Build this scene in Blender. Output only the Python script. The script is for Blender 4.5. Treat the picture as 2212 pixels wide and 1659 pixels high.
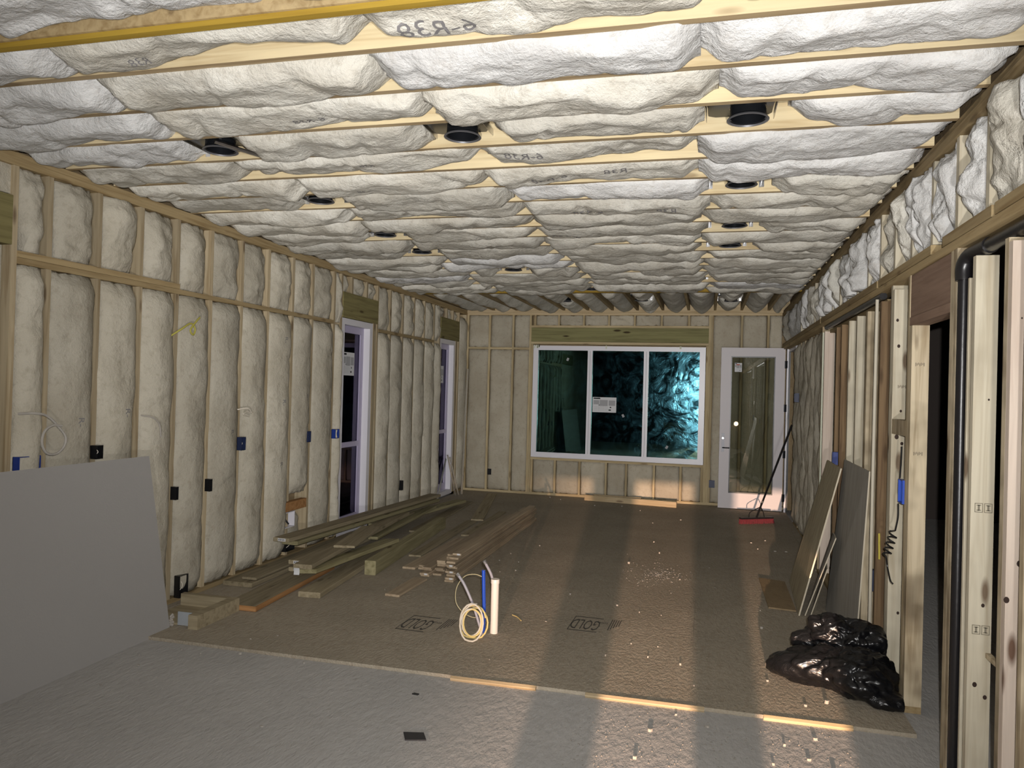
import bpy, bmesh, math, random
from mathutils import Vector, Matrix, noise, Euler

for o in list(bpy.data.objects):
    bpy.data.objects.remove(o)
scene = bpy.context.scene
COL = scene.collection

# ------------------------------------------------------------------ camera
CAM_F, CAM_YAW, CAM_PITCH, CAM_ROLL, CAM_H = 1630.0, 0.25263, 0.00702, 0.02704, 1.7294
cam_d = bpy.data.cameras.new('camera')
cam_d.sensor_fit = 'HORIZONTAL'
cam_d.sensor_width = 36.0
cam_d.lens = 36.0 * CAM_F / 2212.0
cam_d.clip_start = 0.05
cam_d.clip_end = 100
cam = bpy.data.objects.new('camera', cam_d)
COL.objects.link(cam)
_f = Vector((-math.sin(CAM_YAW) * math.cos(CAM_PITCH), math.cos(CAM_YAW) * math.cos(CAM_PITCH), math.sin(CAM_PITCH)))
_r = Vector((math.cos(CAM_YAW), math.sin(CAM_YAW), 0))
_u = _r.cross(_f)
_c, _s = math.cos(CAM_ROLL), math.sin(CAM_ROLL)
_r2 = _r * _c + _u * _s
_u2 = _u * _c - _r * _s
cam.matrix_world = Matrix(((_r2.x, _u2.x, -_f.x, 0.0), (_r2.y, _u2.y, -_f.y, 0.0), (_r2.z, _u2.z, -_f.z, CAM_H), (0, 0, 0, 1)))
scene.camera = cam

# ------------------------------------------------------------------ world, lights, exposure
world = bpy.data.worlds.new('night_sky')
scene.world = world
world.use_nodes = True
world.node_tree.nodes['Background'].inputs[0].default_value = (0.010, 0.014, 0.022, 1)
world.node_tree.nodes['Background'].inputs[1].default_value = 0.12
vs = scene.view_settings
vs.view_transform = 'Standard'
vs.look = 'None'
vs.exposure = 0.33
vs.gamma = 1.0
vs.use_curve_mapping = False
scene.cycles.max_bounces = 5
scene.cycles.diffuse_bounces = 2
scene.cycles.use_light_tree = False
scene.cycles.glossy_bounces = 2
scene.cycles.transparent_max_bounces = 8
scene.cycles.sample_clamp_indirect = 6.0


def add_light(name, kind, loc, energy, color, radius=0.05, target=None):
    d = bpy.data.lights.new(name, kind)
    d.energy = energy
    d.color = color
    if kind in ('POINT', 'SPOT'):
        d.shadow_soft_size = radius
    o = bpy.data.objects.new(name, d)
    COL.objects.link(o)
    o.location = loc
    if target is not None:
        o.rotation_euler = (Vector(target) - Vector(loc)).to_track_quat('-Z', 'Y').to_euler()
    return o


# the phone's flash, a hand's breadth from the lens
flash = add_light('phone_flash', 'SPOT', (0.05, -0.02, 1.80), 74, (1.0, 0.985, 0.965), 0.012, (-1.0, 5.0, 2.05))
flash.data.spot_size = math.radians(125)
flash.data.spot_blend = 1.0
flash.data.use_nodes = True
_nt = flash.data.node_tree
_fo = _nt.nodes.new('ShaderNodeLightFalloff')
_fo.inputs['Strength'].default_value = 1.0
_mul = _nt.nodes.new('ShaderNodeMath'); _mul.operation = 'MULTIPLY_ADD'; _mul.inputs[1].default_value = 0.045
_nt.links.new(_fo.outputs['Constant'], _mul.inputs[0])
_nt.links.new(_fo.outputs['Linear'], _mul.inputs[2])
_nt.links.new(_mul.outputs[0], _nt.nodes['Emission'].inputs['Strength'])
# work lamp standing far behind the photographer, low, shining through the gaps of a partition
work = add_light('work_lamp', 'SPOT', (0.15, -6.0, 0.86), 11500, (1.0, 0.66, 0.46), 0.022, (0.40, 6.0, 0.05))
work.data.spot_size = math.radians(23)
work.data.spot_blend = 1.0
# added fill light, high behind the photographer, to brighten the near ceiling
room_fill = add_light('added_room_fill', 'POINT', (0.3, -0.6, 2.20), 11, (1.0, 0.98, 0.96), 0.2)
# added uplight behind the photographer, no known lamp, brightening the ceiling
upl = add_light('added_ceiling_fill', 'SPOT', (0.2, -1.0, 0.75), 670, (1.0, 0.985, 0.97), 0.08, (-1.5, 6.3, 3.3))
upl.data.spot_size = math.radians(68)
upl.data.spot_blend = 1.0

# ------------------------------------------------------------------ geometry helpers


def link(o, parent=None):
    COL.objects.link(o)
    if parent is not None:
        o.parent = parent
    return o


def tag(o, label=None, cat=None, group=None, kind=None):
    if label: o['label'] = label
    if cat: o['category'] = cat
    if group: o['group'] = group
    if kind: o['kind'] = kind
    return o


def empty(name, loc=(0, 0, 0), kind=None):
    o = bpy.data.objects.new(name, None)
    o.location = loc
    o.empty_display_size = 0.1
    link(o)
    if kind: o['kind'] = kind
    return o


def mesh_obj(name, verts, faces, mat, parent=None, smooth=False, loc=None):
    me = bpy.data.meshes.new(name)
    me.from_pydata([tuple(v) for v in verts], [], faces)
    me.validate()
    if smooth:
        me.polygons.foreach_set('use_smooth', [True] * len(me.polygons))
    if mat: me.materials.append(mat)
    me.update()
    o = bpy.data.objects.new(name, me)
    link(o, parent)
    if loc is not None:
        if parent is not None:
            o.location = Vector(loc) - parent.location
        else:
            o.location = loc
    return o


def fix_normals(o):
    bm = bmesh.new(); bm.from_mesh(o.data)
    bmesh.ops.recalc_face_normals(bm, faces=bm.faces)
    bm.to_mesh(o.data); bm.free()


class MB:
    """collects simple shapes that make ONE part"""
    def __init__(self): self.v = []; self.f = []

    def add(self, v, f):
        n = len(self.v); self.v += [Vector(a) for a in v]; self.f += [tuple(i + n for i in q) for q in f]
        return self

    def box(self, x0, x1, y0, y1, z0, z1):
        return self.add([(x0, y0, z0), (x1, y0, z0), (x1, y1, z0), (x0, y1, z0), (x0, y0, z1), (x1, y0, z1), (x1, y1, z1), (x0, y1, z1)],
                        [(0, 3, 2, 1), (4, 5, 6, 7), (0, 1, 5, 4), (1, 2, 6, 5), (2, 3, 7, 6), (3, 0, 4, 7)])

    def prism(self, pts, d):
        """polygon pts extruded by vector d"""
        n = len(pts); d = Vector(d)
        v = [Vector(p) for p in pts] + [Vector(p) + d for p in pts]
        f = [tuple(range(n))[::-1], tuple(range(n, 2 * n))] + [(i, (i + 1) % n, (i + 1) % n + n, i + n) for i in range(n)]
        return self.add(v, f)

    def tube(self, path, r, n=8, cap=True):
        path = [Vector(p) for p in path]
        rr = r if isinstance(r, (list, tuple)) else [r] * len(path)
        t0 = (path[1] - path[0]).normalized()
        a = Vector((0, 0, 1)) if abs(t0.z) < .9 else Vector((1, 0, 0))
        side = t0.cross(a).normalized()
        base = len(self.v)
        for i, p in enumerate(path):
            t = (path[min(i + 1, len(path) - 1)] - path[max(i - 1, 0)]).normalized()
            side = (side - t * side.dot(t)).normalized()
            up = t.cross(side)
            for k in range(n):
                a = 2 * math.pi * k / n
                self.v.append(p + (side * math.cos(a) + up * math.sin(a)) * rr[i])
        for i in range(len(path) - 1):
            for k in range(n):
                k2 = (k + 1) % n
                self.f.append((base + i * n + k, base + i * n + k2, base + (i + 1) * n + k2, base + (i + 1) * n + k))
        if cap:
            self.f.append(tuple(base + k for k in range(n))[::-1])
            e = base + (len(path) - 1) * n
            self.f.append(tuple(e + k for k in range(n)))
        return self

    def lathe(self, prof, c=(0, 0, 0), n=24):
        base = len(self.v); c = Vector(c)
        for r, z in prof:
            for k in range(n):
                a = 2 * math.pi * k / n
                self.v.append(c + Vector((r * math.cos(a), r * math.sin(a), z)))
        for i in range(len(prof) - 1):
            for k in range(n):
                k2 = (k + 1) % n
                self.f.append((base + i * n + k, base + i * n + k2, base + (i + 1) * n + k2, base + (i + 1) * n + k))
        return self

    def build(self, name, mat, parent=None, smooth=False, normals=True, local=True):
        vv = self.v
        if parent is not None and local:
            off = Vector((0, 0, 0)); q_ = parent
            while q_ is not None:
                off += q_.location; q_ = q_.parent
            vv = [v - off for v in vv]
        o = mesh_obj(name, vv, self.f, mat, parent, smooth)
        if normals: fix_normals(o)
        if smooth:
            m = o.modifiers.new('edge', 'EDGE_SPLIT'); m.split_angle = math.radians(40)
        return o


def box(name, x0, x1, y0, y1, z0, z1, mat, parent=None):
    return MB().box(x0, x1, y0, y1, z0, z1).build(name, mat, parent, normals=False)


def spline(pts, n=8):
    """Catmull-Rom through pts"""
    P = [Vector(p) for p in pts]
    P = [P[0] * 2 - P[1]] + P + [P[-1] * 2 - P[-2]]
    out = []
    for i in range(1, len(P) - 2):
        for k in range(n):
            t = k / n
            a, b, c, d = P[i - 1], P[i], P[i + 1], P[i + 2]
            out.append(.5 * ((2 * b) + (c - a) * t + (2 * a - 5 * b + 4 * c - d) * t * t + (3 * b - a - 3 * c + d) * t ** 3))
    out.append(P[-2])
    return out


# ------------------------------------------------------------------ materials


def new_mat(name):
    m = bpy.data.materials.new(name); m.use_nodes = True
    nt = m.node_tree
    b = nt.nodes['Principled BSDF']
    return m, nt, b


def N(nt, kind, **kw):
    n = nt.nodes.new(kind)
    for k, v in kw.items():
        if hasattr(n, k): setattr(n, k, v)
        else: n.inputs[k.replace('_', ' ')].default_value = v
    return n


def L(nt, a, ao, b, bi): nt.links.new(a.outputs[ao], b.inputs[bi])


def ramp(nt, stops):
    r = nt.nodes.new('ShaderNodeValToRGB')
    e = r.color_ramp.elements
    while len(e) < len(stops): e.new(.5)
    for q, (p, c) in zip(e, stops):
        q.position = p; q.color = (*c, 1) if len(c) == 3 else c
    return r


def plain(name, col, rough=.6, metal=0.0, bump=0, bscale=60, spec=.5, coat=0):
    m, nt, b = new_mat(name)
    b.inputs['Base Color'].default_value = (*col, 1)
    b.inputs['Roughness'].default_value = rough
    b.inputs['Metallic'].default_value = metal
    b.inputs['Specular IOR Level'].default_value = spec
    if bump:
        tc = N(nt, 'ShaderNodeTexCoord'); n = N(nt, 'ShaderNodeTexNoise', Scale=bscale, Detail=4)
        L(nt, tc, 'Object', n, 'Vector')
        bp = N(nt, 'ShaderNodeBump', Strength=bump, Distance=.01)
        L(nt, n, 'Fac', bp, 'Height'); L(nt, bp, 'Normal', b, 'Normal')
    return m


def wood(name, light, dark, axis='x', knots=.5, var=.25, rough=.75, grime=0.0):
    m, nt, b = new_mat(name)
    tc = N(nt, 'ShaderNodeTexCoord'); oi = N(nt, 'ShaderNodeObjectInfo')
    off = N(nt, 'ShaderNodeVectorMath', operation='MULTIPLY_ADD')
    comb = N(nt, 'ShaderNodeCombineXYZ')
    for i in range(3): L(nt, oi, 'Random', comb, i)
    off.inputs[1].default_value = (37, 53, 71)
    L(nt, comb, 0, off, 0); L(nt, tc, 'Object', off, 2)
    mp = N(nt, 'ShaderNodeMapping')
    sc = {'x': (.9, 16, 16), 'y': (16, .9, 16), 'z': (16, 16, .9)}[axis]
    mp.inputs['Scale'].default_value = sc
    L(nt, off, 0, mp, 'Vector')
    n1 = N(nt, 'ShaderNodeTexNoise', Scale=1.6, Detail=3, Roughness=.6, Distortion=.5)
    L(nt, mp, 0, n1, 'Vector')
    r1 = ramp(nt, [(.3, dark), (.55, light), (.75, tuple(min(1, c * 1.12) for c in light))])
    L(nt, n1, 'Fac', r1, 'Fac')
    # knots
    mk = N(nt, 'ShaderNodeMapping')
    mk.inputs['Scale'].default_value = {'x': (2.2, 8, 8), 'y': (8, 2.2, 8), 'z': (8, 8, 2.2)}[axis]
    L(nt, off, 0, mk, 'Vector')
    vo = N(nt, 'ShaderNodeTexVoronoi', Scale=1.0); L(nt, mk, 0, vo, 'Vector')
    rk = ramp(nt, [(.09, (1, 1, 1)), (.17, (0, 0, 0))])
    L(nt, vo, 'Distance', rk, 'Fac')
    kf = N(nt, 'ShaderNodeMath', operation='MULTIPLY'); kf.inputs[1].default_value = knots
    L(nt, rk, 'Color', kf, 0)
    mx = N(nt, 'ShaderNodeMix', data_type='RGBA')
    L(nt, kf, 0, mx, 'Factor'); L(nt, r1, 'Color', mx, 6)
    mx.inputs[7].default_value = (dark[0] * .3, dark[1] * .22, dark[2] * .18, 1)
    last = (mx, 2)
    if grime:
        ng = N(nt, 'ShaderNodeTexNoise', Scale=2.3, Detail=3, Roughness=.65); L(nt, off, 0, ng, 'Vector')
        rg = ramp(nt, [(.45, (0, 0, 0)), (.7, (grime, grime, grime))]); L(nt, ng, 'Fac', rg, 'Fac')
        mg = N(nt, 'ShaderNodeMix', data_type='RGBA'); L(nt, rg, 'Color', mg, 'Factor'); L(nt, mx, 2, mg, 6)
        mg.inputs[7].default_value = (dark[0] * .3, dark[1] * .28, dark[2] * .26, 1)
        last = (mg, 2)
    hs = N(nt, 'ShaderNodeHueSaturation')
    mr = N(nt, 'ShaderNodeMapRange'); mr.inputs[3].default_value = 1 - var; mr.inputs[4].default_value = 1 + var * .5
    L(nt, oi, 'Random', mr, 0); L(nt, mr, 0, hs, 'Value'); L(nt, last[0], last[1], hs, 'Color')
    L(nt, hs, 'Color', b, 'Base Color')
    b.inputs['Roughness'].default_value = rough
    b.inputs['Specular IOR Level'].default_value = .25
    bp = N(nt, 'ShaderNodeBump', Strength=.25, Distance=.004)
    L(nt, n1, 'Fac', bp, 'Height'); L(nt, bp, 'Normal', b, 'Normal')
    return m


def fiberglass(name, c1, c2, clump_col, scale=3.0, bump=.55):
    m, nt, b = new_mat(name)
    tc = N(nt, 'ShaderNodeTexCoord'); oi = N(nt, 'ShaderNodeObjectInfo')
    n1 = N(nt, 'ShaderNodeTexNoise', Scale=scale, Detail=2, Roughness=.6); L(nt, tc, 'Object', n1, 'Vector')
    r1 = ramp(nt, [(.32, c2), (.66, c1)]); L(nt, n1, 'Fac', r1, 'Fac')
    n2 = N(nt, 'ShaderNodeTexNoise', Scale=18, Detail=3, Roughness=.7); L(nt, tc, 'Object', n2, 'Vector')
    r2 = ramp(nt, [(.52, (0, 0, 0)), (.80, (.7, .7, .7))]); L(nt, n2, 'Fac', r2, 'Fac')
    mx = N(nt, 'ShaderNodeMix', data_type='RGBA'); L(nt, r2, 'Color', mx, 'Factor'); L(nt, r1, 'Color', mx, 6)
    mx.inputs[7].default_value = (*clump_col, 1)  # darker clumps scattered by noise
    hs = N(nt, 'ShaderNodeHueSaturation')
    mr = N(nt, 'ShaderNodeMapRange'); mr.inputs[3].default_value = .86; mr.inputs[4].default_value = 1.08
    L(nt, oi, 'Random', mr, 0); L(nt, mr, 0, hs, 'Value'); L(nt, mx, 2, hs, 'Color'); L(nt, hs, 'Color', b, 'Base Color')
    b.inputs['Roughness'].default_value = 1
    b.inputs['Specular IOR Level'].default_value = .05
    n3 = N(nt, 'ShaderNodeTexNoise', Scale=27, Detail=4, Roughness=.7); L(nt, tc, 'Object', n3, 'Vector')
    bp = N(nt, 'ShaderNodeBump', Strength=bump, Distance=.03)
    L(nt, n3, 'Fac', bp, 'Height'); L(nt, bp, 'Normal', b, 'Normal')
    return m


PX = wood('pine_x', (.50, .39, .24), (.38, .28, .15), 'x', .6)
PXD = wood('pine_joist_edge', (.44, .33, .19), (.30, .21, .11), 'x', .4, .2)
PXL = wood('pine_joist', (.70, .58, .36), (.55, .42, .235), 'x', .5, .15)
PY = wood('pine_y', (.40, .30, .16), (.27, .185, .085), 'y', .5)
PZ = wood('pine_z', (.46, .375, .245), (.31, .23, .13), 'z', .7, .25)
PZP = wood('pine_pale', (.62, .56, .43), (.49, .42, .30), 'z', .9, .10, grime=.3)
PZK = wood('pine_pink', (.68, .57, .475), (.57, .455, .37), 'z', 1.0, .08)
PZG = wood('pine_weathered', (.62, .52, .36), (.36, .27, .16), 'z', .9, .12, grime=.75)
PZD = wood('wood_dark', (.26, .17, .09), (.14, .085, .045), 'z', .5, .25)
TREATX = wood('treated_x', (.30, .265, .15), (.195, .17, .085), 'x', .8, .2)
TREATY = wood('treated_y', (.24, .21, .09), (.16, .13, .055), 'y', .8, .15)
LUMX = wood('lumber_x', (.36, .30, .195), (.235, .19, .115), 'x', .5, .3)
LUMO = wood('lumber_orange', (.42, .22, .09), (.30, .14, .05), 'x', .3, .1)
FLOORX = wood('flooring_x', (.40, .31, .21), (.29, .215, .14), 'x', .2, .3, .5)
PLY = wood('plywood_z', (.40, .35, .24), (.30, .25, .17), 'z', .15, .1)
HDRB = wood('header_brown', (.30, .20, .145), (.22, .14, .10), 'y', .1, .05)
FGW = fiberglass('fiberglass_white', (.73, .725, .71), (.62, .61, .595), (.46, .43, .39))
FGT = fiberglass('fiberglass_tan', (.71, .685, .615), (.57, .535, .46), (.36, .325, .265))
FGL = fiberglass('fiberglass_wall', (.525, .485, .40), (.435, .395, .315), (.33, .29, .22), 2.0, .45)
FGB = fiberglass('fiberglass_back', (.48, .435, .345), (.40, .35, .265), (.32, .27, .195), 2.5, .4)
MARK = plain('marker_ink', (.20, .19, .19), .9)
BLACKP = plain('black_plastic', (.008, .008, .009), .35)
BLUEP = plain('blue_plastic', (.01, .035, .22), .45)
NAVYP = plain('navy_plastic', (.012, .02, .06), .5)
BLUEC = plain('blue_tube', (.015, .07, .45), .35)
GREYT = plain('grey_pex', (.36, .34, .37), .4)
WHITEP = plain('white_pvc', (.74, .68, .60), .35)
VINYL = plain('white_vinyl', (.70, .68, .72), .35)
DOORP = plain('door_paint', (.55, .51, .52), .5)
YELC = plain('yellow_cable', (.72, .56, .22), .5)
WHTC = plain('white_cable', (.66, .60, .50), .5)
YELP = wood('yellow_painted_edge', (.38, .25, .035), (.29, .175, .022), 'x', .1, .05)
STEEL = plain('galvanised_steel', (.55, .55, .56), .28, 1.0, .15, 30)
STEELB = plain('bright_steel', (.85, .85, .86), .25, .9)
DARKM = plain('dark_fitting', (.02, .022, .026), .22, .6)
GREYM = plain('grey_metal', (.17, .17, .18), .45, .5)
ABS = plain('black_abs_pipe', (.012, .011, .012), .32, 0, .1, 20)
PAPER = plain('paper', (.62, .62, .63), .8)
PAPERG = plain('paper_grey', (.34, .34, .35), .8)
PRINTB = plain('print_black', (.015, .015, .018), .8)
PRINTR = plain('print_red', (.45, .10, .07), .8)
REDB = plain('red_bristle', (.10, .006, .012), .8, 0, .8, 120)  # red darkened to stand in for the shade over the broom
GYPS = plain('gypsum_board', (.34, .325, .31), .9, 0, .08, 90)
GYPE = plain('gypsum_core', (.55, .53, .50), .95)
CHIPM = plain('drywall_chip', (.34, .31, .27), .95)
SPRAYF = plain('spray_foam', (.62, .63, .50), .9, 0, .8, 40)
GALVD = plain('dusty_metal', (.42, .45, .48), .55, .3)


def glass(name, refl, fac, see, rough=0.0, halo=None):
    m = bpy.data.materials.new(name); m.use_nodes = True
    nt = m.node_tree
    for n in list(nt.nodes): nt.nodes.remove(n)
    out = N(nt, 'ShaderNodeOutputMaterial')
    tr = N(nt, 'ShaderNodeBsdfTransparent'); tr.inputs[0].default_value = (*see, 1)
    gl = N(nt, 'ShaderNodeBsdfGlossy'); gl.inputs['Color'].default_value = (*refl, 1); gl.inputs['Roughness'].default_value = rough
    mix = N(nt, 'ShaderNodeMixShader'); mix.inputs[0].default_value = fac
    L(nt, tr, 0, mix, 1); L(nt, gl, 0, mix, 2)
    last = mix
    if halo:
        g2 = N(nt, 'ShaderNodeBsdfGlossy'); g2.inputs['Color'].default_value = (*halo[0], 1)
        tc = N(nt, 'ShaderNodeTexCoord'); nn = N(nt, 'ShaderNodeTexNoise', Scale=5, Detail=5, Roughness=.6, Distortion=1.5); L(nt, tc, 'Object', nn, 'Vector')
        mr = N(nt, 'ShaderNodeMapRange'); mr.inputs[1].default_value = .3; mr.inputs[2].default_value = .7; mr.inputs[3].default_value = halo[1] * .8; mr.inputs[4].default_value = halo[1] * 1.25
        L(nt, nn, 'Fac', mr, 0); L(nt, mr, 0, g2, 'Roughness')
        bp = N(nt, 'ShaderNodeBump', Strength=.12, Distance=.02); L(nt, nn, 'Fac', bp, 'Height'); L(nt, bp, 'Normal', g2, 'Normal')
        m2 = N(nt, 'ShaderNodeMixShader')
        n5 = N(nt, 'ShaderNodeTexNoise', Scale=3.2, Detail=6, Roughness=.62, Distortion=2.2); L(nt, tc, 'Object', n5, 'Vector')
        r5 = N(nt, 'ShaderNodeMapRange'); r5.inputs[1].default_value = .42; r5.inputs[2].default_value = .68; r5.inputs[3].default_value = halo[2] * .06; r5.inputs[4].default_value = halo[2] * 1.9
        L(nt, n5, 'Fac', r5, 0); L(nt, r5, 0, m2, 0)
        L(nt, mix, 0, m2, 1); L(nt, g2, 0, m2, 2); last = m2
    L(nt, last, 0, out, 'Surface')
    return m


GLASSW = glass('window_glass', (.30, .62, .55), .22, (.30, .42, .40), 0.0, ((.25, .75, .95), .135, .035))
GLASSD = glass('door_glass', (.9, .9, .9), .13, (.82, .84, .80))
GLASSS = glass('side_glass', (.45, .40, .60), .12, (.25, .25, .3))


def osb(name, c1, c2, c3, bump=.35, bscale=55):
    m, nt, b = new_mat(name)
    tc = N(nt, 'ShaderNodeTexCoord')
    mp = N(nt, 'ShaderNodeMapping'); mp.inputs['Scale'].default_value = (1, .45, 1); L(nt, tc, 'Object', mp, 'Vector')
    n1 = N(nt, 'ShaderNodeTexNoise', Scale=1.3, Detail=3, Roughness=.6); L(nt, tc, 'Object', n1, 'Vector')
    r1 = ramp(nt, [(.35, c1), (.65, c2)]); L(nt, n1, 'Fac', r1, 'Fac')
    n2 = N(nt, 'ShaderNodeTexNoise', Scale=28, Detail=3, Roughness=.6); L(nt, mp, 0, n2, 'Vector')
    r2 = ramp(nt, [(.45, (0, 0, 0)), (.75, (.45, .45, .45))]); L(nt, n2, 'Fac', r2, 'Fac')
    mx = N(nt, 'ShaderNodeMix', data_type='RGBA'); L(nt, r2, 'Color', mx, 'Factor'); L(nt, r1, 'Color', mx, 6); mx.inputs[7].default_value = (*c3, 1)
    L(nt, mx, 2, b, 'Base Color')
    b.inputs['Roughness'].default_value = .9
    b.inputs['Specular IOR Level'].default_value = .15
    n3 = N(nt, 'ShaderNodeTexNoise', Scale=bscale, Detail=3, Roughness=.65); L(nt, mp, 0, n3, 'Vector')
    bp = N(nt, 'ShaderNodeBump', Strength=bump, Distance=.012); L(nt, n3, 'Fac', bp, 'Height'); L(nt, bp, 'Normal', b, 'Normal')
    return m


OSB = osb('subfloor_osb', (.35, .305, .235), (.41, .355, .275), (.26, .205, .145), .8)
SLAB = osb('dusty_grey_floor', (.43, .415, .395), (.48, .462, .44), (.38, .362, .34), .6, 34)
OSBW = osb('sheathing', (.26, .19, .11), (.32, .24, .14), (.18, .12, .07))
DARKW = plain('unlit_room_wall', (.05, .04, .035), .95)  # the unlit room's darkness is put into this colour


def bagmat():
    m, nt, b = new_mat('black_bag_plastic')
    b.inputs['Base Color'].default_value = (.006, .006, .007, 1)
    b.inputs['Roughness'].default_value = .28
    tc = N(nt, 'ShaderNodeTexCoord')
    mp = N(nt, 'ShaderNodeMapping'); mp.inputs['Rotation'].default_value = (0, 0, .9); mp.inputs['Scale'].default_value = (2.5, 9, 6); L(nt, tc, 'Object', mp, 'Vector')
    n = N(nt, 'ShaderNodeTexNoise', Scale=1.4, Detail=4, Roughness=.55, Distortion=.9); L(nt, mp, 0, n, 'Vector')
    bp = N(nt, 'ShaderNodeBump', Strength=.6, Distance=.03); L(nt, n, 'Fac', bp, 'Height'); L(nt, bp, 'Normal', b, 'Normal')
    return m


BAG = bagmat()

# ------------------------------------------------------------------ insulation batts
X, Y, Z = Vector((1, 0, 0)), Vector((0, 1, 0)), Vector((0, 0, 1))


def sm(t):
    t = max(0.0, min(1.0, t)); return t * t * (3 - 2 * t)


def batt(parent, O, U, V, Nn, length, wid, mat, seed, bulge=.05, base=-.03, amp=.02, edge=.05, ends=.05, tilt=.0, fold=0.0, nu=44, nv=14,
         depth=.08, gap=.015, name='insulation_batt', low=.03, flat=2.6):
    O = Vector(O)
    rs = random.Random(seed * 13 + 7)
    sx = rs.uniform(0, 500)
    creases = [(rs.uniform(.1, .9) * length, rs.uniform(-.6, .6), rs.uniform(.02, .045)) for _ in range(rs.randint(1, 3))]

    def D(u, v):
        s = 2 * v / wid - 1
        pill = 1 - min(1, abs(s)) ** flat
        e = sm(min(u, length - u) / .10)
        d = base + low * noise.noise((u * 1.1 + sx, sx * .7, 1.3)) + bulge * pill * (.55 + .45 * e)
        d -= edge * (1 - pill) + ends * (1 - e)
        if tilt:
            d -= tilt * max(0.0, noise.noise((u * 1.7 + sx, 3.1, sx)) + .25) * max(0, s + .4)
        d += amp * noise.fractal((u * 2.6 + sx, v * 5.0, sx), 1.25, 2.1, 3) * (.35 + .65 * pill)
        d += .006 * noise.noise((u * 13 + sx, v * 15, sx)) * pill
        if fold:
            r = abs(noise.noise((u * 5.0 + sx * 2, v * 11.0 + noise.noise((u * 6, v * 6, sx)) * 1.2, sx)))
            d -= fold * (1 - min(1, r * 4))
        for cu, ca, cw in creases:
            q = (u - cu - ca * (v - wid / 2)) / cw
            d -= .016 * math.exp(-q * q) * pill
        return d

    def VV(u, v):
        s = 2 * v / wid - 1
        g = gap * (.5 + noise.noise((u * 4.0 + sx, 9.0 * (1 if s > 0 else -1), sx)))
        return v - max(0, g) * max(0, abs(s) - .5) * 2 * (1 if s > 0 else -1)

    e0 = [noise.noise((j * .45 + sx, 5, 1)) * .03 for j in range(nv + 1)]
    e1 = [noise.noise((j * .45 + sx, 15, 1)) * .03 for j in range(nv + 1)]
    vs_, fs = [], []
    for i in range(nu + 1):
        for j in range(nv + 1):
            t = i / nu
            u = t * length
            v = j / nv * wid
            uu = u + max(0, e0[j]) * max(0, 1 - t * 8) - max(0, e1[j]) * max(0, 1 - (1 - t) * 8)
            vs_.append(O + U * uu + V * VV(u, v) + Nn * D(u, v))
    M = nv + 1
    flip = U.cross(V).dot(Nn) < 0
    for i in range(nu):
        for j in range(nv):
            q = (i * M + j, (i + 1) * M + j, (i + 1) * M + j + 1, i * M + j + 1)
            fs.append(q[::-1] if flip else q)
    ring = [i * M for i in range(nu + 1)] + [nu * M + j for j in range(1, nv + 1)] + [i * M + nv for i in range(nu - 1, -1, -1)] + [j for j in range(nv - 1, 0, -1)]
    b0 = len(vs_)
    for k in ring: vs_.append(vs_[k] - Nn * depth)
    n = len(ring)
    for k in range(n):
        q = (ring[k], b0 + k, b0 + (k + 1) % n, ring[(k + 1) % n])
        fs.append(q[::-1] if flip else q)
    o = mesh_obj(name, vs_, fs, mat, parent, True)
    return o, (lambda u, v: O + U * u + V * v + Nn * (D(u, v) + .004)), D


_TEXT = {}


def text_mesh(body):
    if body in _TEXT: return _TEXT[body]
    cu = bpy.data.curves.new('t', 'FONT'); cu.body = body; cu.align_x = 'CENTER'; cu.align_y = 'CENTER'; cu.resolution_u = 2
    ob = bpy.data.objects.new('t', cu); COL.objects.link(ob)
    dg = bpy.context.evaluated_depsgraph_get()
    me = ob.evaluated_get(dg).to_mesh()
    v = [w.co.copy() for w in me.vertices]; f = [tuple(p.vertices) for p in me.polygons]
    ob.evaluated_get(dg).to_mesh_clear()
    bpy.data.objects.remove(ob); bpy.data.curves.remove(cu)
    _TEXT[body] = (v, f)
    return v, f


def print_on(parent, surf, body, cu, cv, size, ang, mat=MARK, name='printed_mark', squash=1.0):
    v, f = text_mesh(body)
    ca, sa = math.cos(ang), math.sin(ang)
    out = []
    for w in v:
        a, b = w.x * size, w.y * size * squash
        out.append(surf(cu + a * ca - b * sa, cv + a * sa + b * ca))
    return mesh_obj(name, out, f, mat, parent)


# ------------------------------------------------------------------ room dimensions
XL, XR, YB, ZC = -3.973, 1.110, 12.226, 3.05
ZP = 2.44      # top of the lower framing
Y_STEP = 4.33  # where the subfloor begins
Y_REAR = -8.5
# ------------------------------------------------------------------ floor
floor = empty('floor', kind='structure')
box('near_slab', XL - .14, XR + .15, Y_REAR, Y_STEP - .004, -.16, -.020, SLAB, floor)
box('slab_below_panels', XL - .14, XR + .15, Y_STEP - .004, YB + .14, -.16, -.0225, SLAB, floor)
box('side_slab', XR + .15, 5.0, Y_REAR, YB + .14, -.16, -.020, SLAB, floor)
xs_a = [XL, -1.275, XR - .012]
xs_b = [XL, -2.49, -.05, XR - .012]
box('floor_panel', XR - .010, XR + .074, 8.135, YB, -.022, 0.0, OSB, floor)
yy = Y_STEP
row = 0
while yy < YB:
    y2 = min(yy + 1.2192, YB)
    xs = xs_a if row % 2 == 0 else xs_b
    for a, b in zip(xs[:-1], xs[1:]):
        box('floor_panel', a + .0007, b - .0007, yy + .0007, y2 - .0007, -.022, 0.0, OSB, floor)
    yy = y2
    row += 1
# the step where the subfloor starts gets strips later, only along its lamp-lit stretches
# grade stamps printed on the subfloor


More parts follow.
